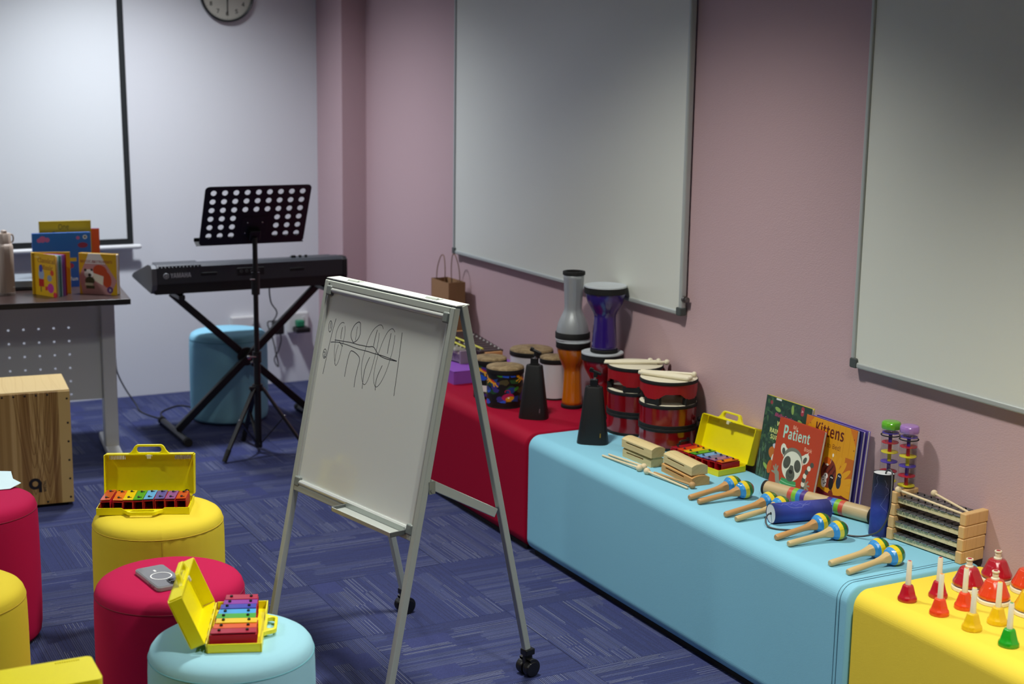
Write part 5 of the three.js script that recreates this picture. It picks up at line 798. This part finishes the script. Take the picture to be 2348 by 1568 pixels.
// ---------------------------------------------------------------- desk, its books, bottle and laptop, cajon
{
  const TURN = rad(-6.5), DX = 1.448, DZ = -6.22, H = 0.742, c = Math.cos(TURN), sn = Math.sin(TURN);
  const t = thing('office_desk', 'dark wood desk with a grey perforated front panel, cut by the left edge', 'desk', [DX, 0, DZ], TURN); // local origin: right front corner
  const L = 1.4, D = 0.6, top = mat(0xffffff, 0.35, { map: tex(woodCanvas(256, 256, '#3a2a26', '#1c1210', 95, 70)), clearcoat: 0.3, clearcoatRoughness: 0.25 }), steel = mat(0xc9ccca, 0.45);
  obj('table_top', bx(L, 0.025, D, -L / 2, H - 0.0125, -D / 2, 0.002), top, t); obj('edge_band', bx(L + 0.001, 0.023, 0.002, -L / 2, H - 0.0127, 0.0004), mat(0x151211, 0.5), t);
  const leg = (x) => { obj('leg_column', bx(0.06, H - 0.07, 0.095, x, (H - 0.07) / 2 + 0.03, -0.27, 0.006), steel, t); obj('foot_bar', bx(0.062, 0.034, 0.52, x, 0.022, -0.25, 0.008), mat(0xd9dad8, 0.4), t); obj('glide', [bx(0.03, 0.006, 0.03, x, 0.003, -0.03), bx(0.03, 0.006, 0.03, x, 0.003, -0.47)], C.blackMatte, t); obj('top_bracket', bx(0.13, 0.02, 0.3, x + 0.01, H - 0.036, -0.27, 0.003), steel, t); };
  leg(-0.075); leg(-L + 0.09);
  const pn = new THREE.Shape(); pn.moveTo(-L + 0.12, 0.255); pn.lineTo(-0.105, 0.255); pn.lineTo(-0.105, 0.695); pn.lineTo(-L + 0.12, 0.695); pn.closePath();
  for (let i = 0; i < 18; i++) for (let j = 0; j < 6; j++) { const x = -0.242 - i * 0.0632, y = 0.585 - j * 0.0605; if (y < 0.27) continue; pn.holes.push(rrect(0.0095, 0.0095, 0.002, x, y, THREE.Path)); }
  obj('modesty_panel', ext(pn, 0.0015).translate(0, 0, -0.25), mat(0xc6c9c8, 0.5), t);
  obj('cable_clip', bx(0.036, 0.034, 0.02, -0.143, 0.694, -0.235, 0.003), C.white, t);
  const W = (x, z) => [DX + x * c + z * sn, DZ - x * sn + z * c]; // desk to room
  // tumbler
  const bm = mat(0xb9a898, 0.5), b = thing('insulated_bottle', 'beige insulated bottle at the left edge, standing on the desk', 'bottle', [0.985, H, -6.53], 0.2);
  obj('body', lathe([[0, 0], [0.036, 0], [0.0385, 0.003], [0.0385, 0.2], [0.0375, 0.212], [0.034, 0.222], [0.031, 0.224]], 48, 0.9), bm, b); obj('lid', [lathe([[0.029, 0.222], [0.0315, 0.222], [0.0315, 0.262], [0.029, 0.268], [0, 0.269]], 40, 0.8), bx(0.018, 0.02, 0.03, 0, 0.272, 0.008, 0.004)], bm, b); obj('carry_loop', tube([[0.031, 0.226, 0], [0.04, 0.23, 0], [0.043, 0.245, 0], [0.04, 0.258, 0], [0.031, 0.262, 0]], 0.0035, 30, 8), mat(0x9c8c7e, 0.5), b); obj('base_boot', lathe([[0.037, 0], [0.0392, 0.001], [0.0392, 0.012], [0.038, 0.013]], 48), mat(0x6f625a, 0.7), b);
  obj('name_mark', new THREE.CylinderGeometry(0.03865, 0.03865, 0.006, 10, 1, true, 0.5, 0.5).translate(0, 0.035, 0), mat(0x8a7c70, 0.5), b);
  const lp = thing('laptop', 'closed grey laptop lying on the desk behind the bottle', 'laptop', [...W(-0.5, -0.46)].flatMap((v, i) => (i ? [H, v] : [v])), TURN); obj('base', bx(0.32, 0.009, 0.22, 0, 0.008, 0, 0.003), mat(0x2a2b2d, 0.4), lp); obj('lid', bx(0.32, 0.032, 0.22, 0, 0.03, 0, 0.004), mat(0x8b949c, 0.35, { metalness: 0.3 }), lp); obj('rubber_foot', [[-0.14, -0.09], [0.14, -0.09], [-0.14, 0.09], [0.14, 0.09]].map(([x, z]) => cy(0.006, 0.006, 0.0035, x, 0.00175, z, 10)), C.rubber, lp);
  // open board book
  const cm = cov(320, 390, (g, w, h) => { g.fillStyle = '#d9a80c'; g.fillRect(0, 0, w, h); g.fillStyle = '#7c3e10'; g.font = 'bold 58px serif'; g.fillText('Classical', 62, 84); g.fillText('Music', 110, 146); g.fillStyle = '#f2e3a8'; g.font = '22px sans-serif'; g.fillText('my first', 8, 44); g.fillStyle = '#c83a1c'; g.beginPath(); g.arc(268, 168, 26, 0, 7); g.fill(); g.fillStyle = '#8fa0b8'; g.beginPath(); g.ellipse(110, 190, 40, 56, 0, 0, 7); g.fill(); g.fillStyle = '#35409a'; g.beginPath(); g.ellipse(104, 138, 26, 34, 0, 0, 7); g.fill(); g.fillStyle = '#b01c1c'; g.fillRect(70, 236, 76, 70); g.fillStyle = '#2a2a2a'; g.fillRect(92, 306, 12, 50); g.fillStyle = '#8c929c'; g.beginPath(); g.ellipse(228, 220, 34, 30, 0, 0, 7); g.fill(); g.fillStyle = '#b8348c'; g.beginPath(); g.ellipse(240, 310, 46, 44, 0, 0, 7); g.fill(); g.fillStyle = '#c23024'; g.fillRect(160, 300, 34, 36); g.fillStyle = '#d02a3c'; g.beginPath(); g.arc(300, 368, 26, 0, 7); g.fill(); });
  const px = 1.1, pz = -6.5, cl = thing('board_book', 'yellow music board book standing open with its pages fanned, on the desk', 'book', [px, H, pz]);
  const leaf = (ang, w, h, th, m, n) => { const g = bx(w, h, th, w / 2 + 0.002, h / 2, 0, 0.001); const p = g.attributes.position, uv = g.attributes.uv; for (let i = 0; i < p.count; i++) uv.setXY(i, (p.getX(i) - 0.002) / w, p.getY(i) / h); return obj(n, g.rotateY(ang), m, cl); };
  leaf(-1.12, 0.152, 0.184, 0.003, cm, 'front_cover');
  [[-1.04, 0xe9dcc8], [-0.98, 0x9cc0c4], [-0.92, 0x3c7a70], [-0.86, 0xb6c4d2], [-0.78, 0x93468c], [-0.72, 0x8d5aa0], [-0.62, 0xa81a12]].forEach(([a, col]) => leaf(a, 0.148, 0.18, 0.0026, mat(col, 0.5), 'board_page'));
  leaf(-0.3, 0.152, 0.184, 0.003, mat(0xdcae10, 0.45), 'back_cover'); obj('spine', bx(0.012, 0.184, 0.014, -0.003, 0.092, 0.003, 0.002), mat(0xdcae10, 0.45), cl);
  const mi = cov(400, 400, (g, w, h) => { g.fillStyle = '#d3a40a'; g.fillRect(0, 0, w, h); g.fillStyle = '#e2ded6'; g.beginPath(); g.moveTo(105, 0); g.lineTo(228, 0); g.lineTo(290, 110); g.lineTo(60, 110); g.fill(); g.fillStyle = '#c08a86'; g.beginPath(); g.moveTo(60, 100); g.lineTo(290, 100); g.lineTo(400, 260); g.lineTo(330, 400); g.lineTo(30, 400); g.lineTo(0, 230); g.fill(); g.fillStyle = '#8c3a2c'; g.font = 'bold 38px sans-serif'; g.fillText('MUSICAL', 14, 92); g.fillText('INSTRUMENTS', 146, 92, 210); g.fillStyle = '#c2481c'; g.beginPath(); g.ellipse(225, 170, 76, 60, 0.3, 0, 7); g.fill(); g.beginPath(); g.ellipse(290, 250, 50, 80, -0.2, 0, 7); g.fill(); g.fillStyle = '#e6dcc2'; g.beginPath(); g.moveTo(150, 190); g.lineTo(260, 220); g.lineTo(250, 310); g.lineTo(150, 260); g.fill(); g.fillStyle = '#ece8dc'; g.beginPath(); g.ellipse(104, 200, 50, 44, 0, 0, 7); g.fill(); g.fillStyle = '#26261e'; g.beginPath(); g.ellipse(112, 212, 18, 16, 0, 0, 7); g.fill(); g.beginPath(); g.arc(66, 164, 14, 0, 7); g.arc(134, 160, 12, 0, 7); g.fill(); g.fillStyle = '#4a4a26'; g.beginPath(); g.ellipse(112, 268, 50, 40, 0, 0, 7); g.fill(); g.fillStyle = '#d8d2b0'; g.fillRect(60, 290, 84, 26); g.fillStyle = '#4a4a26'; g.fillRect(70, 316, 90, 30); g.fillStyle = '#5a2a6c'; g.beginPath(); g.arc(324, 352, 32, 0, 7); g.fill(); g.fillStyle = '#fff'; g.font = 'bold 30px sans-serif'; g.fillText('◂))', 300, 362); });
  const m2 = thing('board_book', 'square musical instruments board book standing at the right end of the desk', 'book', [1.358, H, -6.398], rad(-40)); bookMesh(m2, 0.178, 0.179, 0.026, mi, mat(0xc99c10, 0.5)); 
  const blue = cov(512, 512, (g, w, h) => { const G = g.createLinearGradient(0, 0, 0, h); G.addColorStop(0, '#1d74c8'); G.addColorStop(1, '#0f4fb4'); g.fillStyle = G; g.fillRect(0, 0, w, h); g.fillStyle = '#c86aa4'; for (const [x, y, r] of [[90, 56, 30], [130, 62, 22], [60, 66, 20], [400, 50, 16]]) { g.beginPath(); g.arc(x, y, r, 0, 7); g.fill(); } g.fillStyle = '#e0e6e8'; g.beginPath(); g.arc(462, 44, 20, 0, 7); g.fill(); g.fillStyle = '#1c2a30'; g.beginPath(); g.arc(462, 44, 9, 0, 7); g.fill(); g.fillStyle = '#8c2450'; g.beginPath(); g.ellipse(440, 120, 44, 26, 0, 0, 7); g.fill(); g.fillStyle = '#d8b430'; g.fillRect(270, 236, 110, 34); g.fillStyle = '#a02858'; g.beginPath(); g.ellipse(320, 310, 36, 26, 0, 0, 7); g.fill(); g.fillStyle = '#e8eef4'; g.font = 'bold 44px sans-serif'; g.fillText('fun', 316, 450); });
  const b2 = thing('picture_book', 'tall blue picture book standing behind the two board books on the desk', 'book', [1.252, H, -6.66], rad(-4)); bookMesh(b2, 0.252, 0.246, 0.02, blue, mat(0x1d5cb0, 0.5));
  const one = cov(512, 256, (g) => { g.fillStyle = '#b49a0a'; g.fillRect(0, 0, 512, 256); g.fillStyle = '#26220c'; g.font = '58px sans-serif'; g.fillText('One', 186, 66); g.fillText('n', 124, 112); });
  const b3 = thing('picture_book', 'tallest book, mustard yellow, showing only its top edge behind the blue book', 'book', [1.278, H, -6.7], rad(-4)); bookMesh(b3, 0.225, 0.294, 0.014, (() => { one.map.repeat.set(1, 2); one.map.offset.set(0, -1); one.map.wrapT = THREE.ClampToEdgeWrapping; return one; })(), mat(0xb49a0a, 0.5));
  const b4 = thing('picture_book', 'orange round-cornered book sticking out to the right of the blue book', 'book', [1.37, H, -6.735], rad(-4)); bookMesh(b4, 0.13, 0.252, 0.012, mat(0xc84a12, 0.45), mat(0x3c2f8a, 0.5));
  // cajon
  const cj = thing('cajon', 'wooden box drum with a striped plywood front beside the desk', 'cajon', [1.086, 0, -5.742], rad(-5.5)), CW = 0.3, CH = 0.474, CD = 0.315;
  const front = cov(640, 1010, (g, w, h) => {
    const R = rng(99); g.fillStyle = '#a8854c'; g.fillRect(0, 0, w, h);
    for (let i = 0; i < 26; i++) { const x = R() * w; g.fillStyle = R() < 0.5 ? 'rgba(116,78,34,0.22)' : 'rgba(208,176,116,0.3)'; g.fillRect(x, 0, 8 + R() * 40, h); }
    for (let k = 0; k < 12; k++) { const cx = k % 2 ? 0.7 * w : 0.52 * w, sp = 16 + k * 13; g.strokeStyle = k % 3 ? 'rgba(100,64,24,0.5)' : 'rgba(205,172,112,0.55)'; g.lineWidth = 7; g.beginPath(); g.moveTo(cx - sp, 0); g.bezierCurveTo(cx - sp * 0.8, h * 0.4, cx - sp * 0.25, h * (0.45 + k * 0.05), cx, h * (0.42 + k * 0.06)); g.bezierCurveTo(cx + sp * 0.25, h * (0.45 + k * 0.05), cx + sp * 0.8, h * 0.4, cx + sp, 0); g.stroke(); }
    g.fillStyle = 'rgba(110,70,28,0.35)'; g.fillRect(w * 0.36, 0, w * 0.13, h); g.fillRect(w * 0.76, 0, 26, h);
    for (let i = 0; i < 300; i++) { g.fillStyle = `rgba(70,44,16,${R() * 0.12})`; g.fillRect(R() * w, 0, 1.2, h); }
    g.fillStyle = '#c0a164'; g.fillRect(w - 96, 0, 96, h);
    g.strokeStyle = '#15110c'; g.lineWidth = 26; g.beginPath(); g.arc(330, 812, 38, 0, 7); g.stroke(); g.fillStyle = '#15110c'; g.fillRect(356, 800, 27, 92); g.save(); g.translate(418, 890); g.rotate(-Math.PI / 2); g.font = 'bold 33px sans-serif'; g.fillText('MEINL', 0, 0); g.restore();
  });
  const shellM = mat(0xffffff, 0.5, { map: tex(woodCanvas(256, 256, '#d8bd86', '#b08c50', 98, 30, 6)) });
  obj('shell', [bx(CW, 0.012, CD - 0.008, -CW / 2, CH - 0.006, -CD / 2 - 0.004, 0.004), bx(CW, 0.012, CD - 0.008, -CW / 2, 0.018, -CD / 2 - 0.004, 0.004), bx(0.012, CH - 0.03, CD - 0.008, -0.006, CH / 2 + 0.006, -CD / 2 - 0.004, 0.003), bx(0.012, CH - 0.03, CD - 0.008, -CW + 0.006, CH / 2 + 0.006, -CD / 2 - 0.004, 0.003), bx(CW - 0.02, CH - 0.03, 0.006, -CW / 2, CH / 2 + 0.006, -CD + 0.008)], shellM, cj);
  const fg = bx(CW, CH - 0.02, 0.0045, -CW / 2, CH / 2 + 0.004, -0.0022, 0.0015), fp = fg.attributes.position, fu = fg.attributes.uv; for (let i = 0; i < fp.count; i++) fu.setXY(i, (fp.getX(i) + CW) / CW, (fp.getY(i) - 0.012) / (CH - 0.02)); obj('front_plate', fg, front, cj);
  const sc = new THREE.SphereGeometry(0.0042, 12, 8).scale(1, 1, 0.45), spots = []; for (let k = 0; k < 6; k++) { spots.push([-0.012, 0.036 + k * 0.076 + (k === 5 ? 0.022 : 0)], [-CW + 0.012, 0.036 + k * 0.076]); } for (let k = 0; k < 5; k++) { spots.push([-0.085 - k * 0.042, CH - 0.016], [-0.1 - k * 0.05, 0.024]); }
  for (const [x, y] of spots) obj('screw', sc.clone().translate(x, y, 0.0008), C.black, cj);
  obj('rubber_foot', [[-0.03, -0.03], [-CW + 0.03, -0.03], [-0.03, -CD + 0.03], [-CW + 0.03, -CD + 0.03]].map(([x, z]) => cy(0.013, 0.011, 0.013, x, 0.0065, z, 14)), C.rubber, cj);
}

// ---------------------------------------------------------------- loose cables
{
  const k = mat(0x24262c, 0.6), k2 = mat(0x1a1c2a, 0.6);
  tag(obj('power_cable', tube([[1.458, 0.7, -6.62], [1.46, 0.64, -6.66], [1.5, 0.56, -6.8], [1.515, 0.48, -6.9], [1.545, 0.4, -7.02], [1.58, 0.3, -7.15], [1.61, 0.2, -7.25], [1.66, 0.1, -7.3], [1.7, 0.03, -7.28], [1.705, 0.006, -7.2], [1.73, 0.0045, -7.08], [1.76, 0.0045, -7.0]], 0.0038, 120, 7), k), 'thin dark cable hanging from the desk down to the carpet', 'cable');
  tag(obj('power_cable', tube([[1.775, 0.0045, -6.99], [1.79, 0.0045, -7.12], [1.85, 0.0045, -7.2], [1.915, 0.0045, -7.24], [1.955, 0.0045, -7.2], [1.97, 0.0045, -7.1], [1.955, 0.0045, -7.07], [1.97, 0.0045, -7.16], [2.03, 0.0045, -7.26], [2.1, 0.0045, -7.26], [2.2, 0.0045, -7.2]], 0.0042, 120, 7), k2), 'dark cable looping over the carpet between desk and pouf', 'cable');
}

renderer.render(scene, camera);
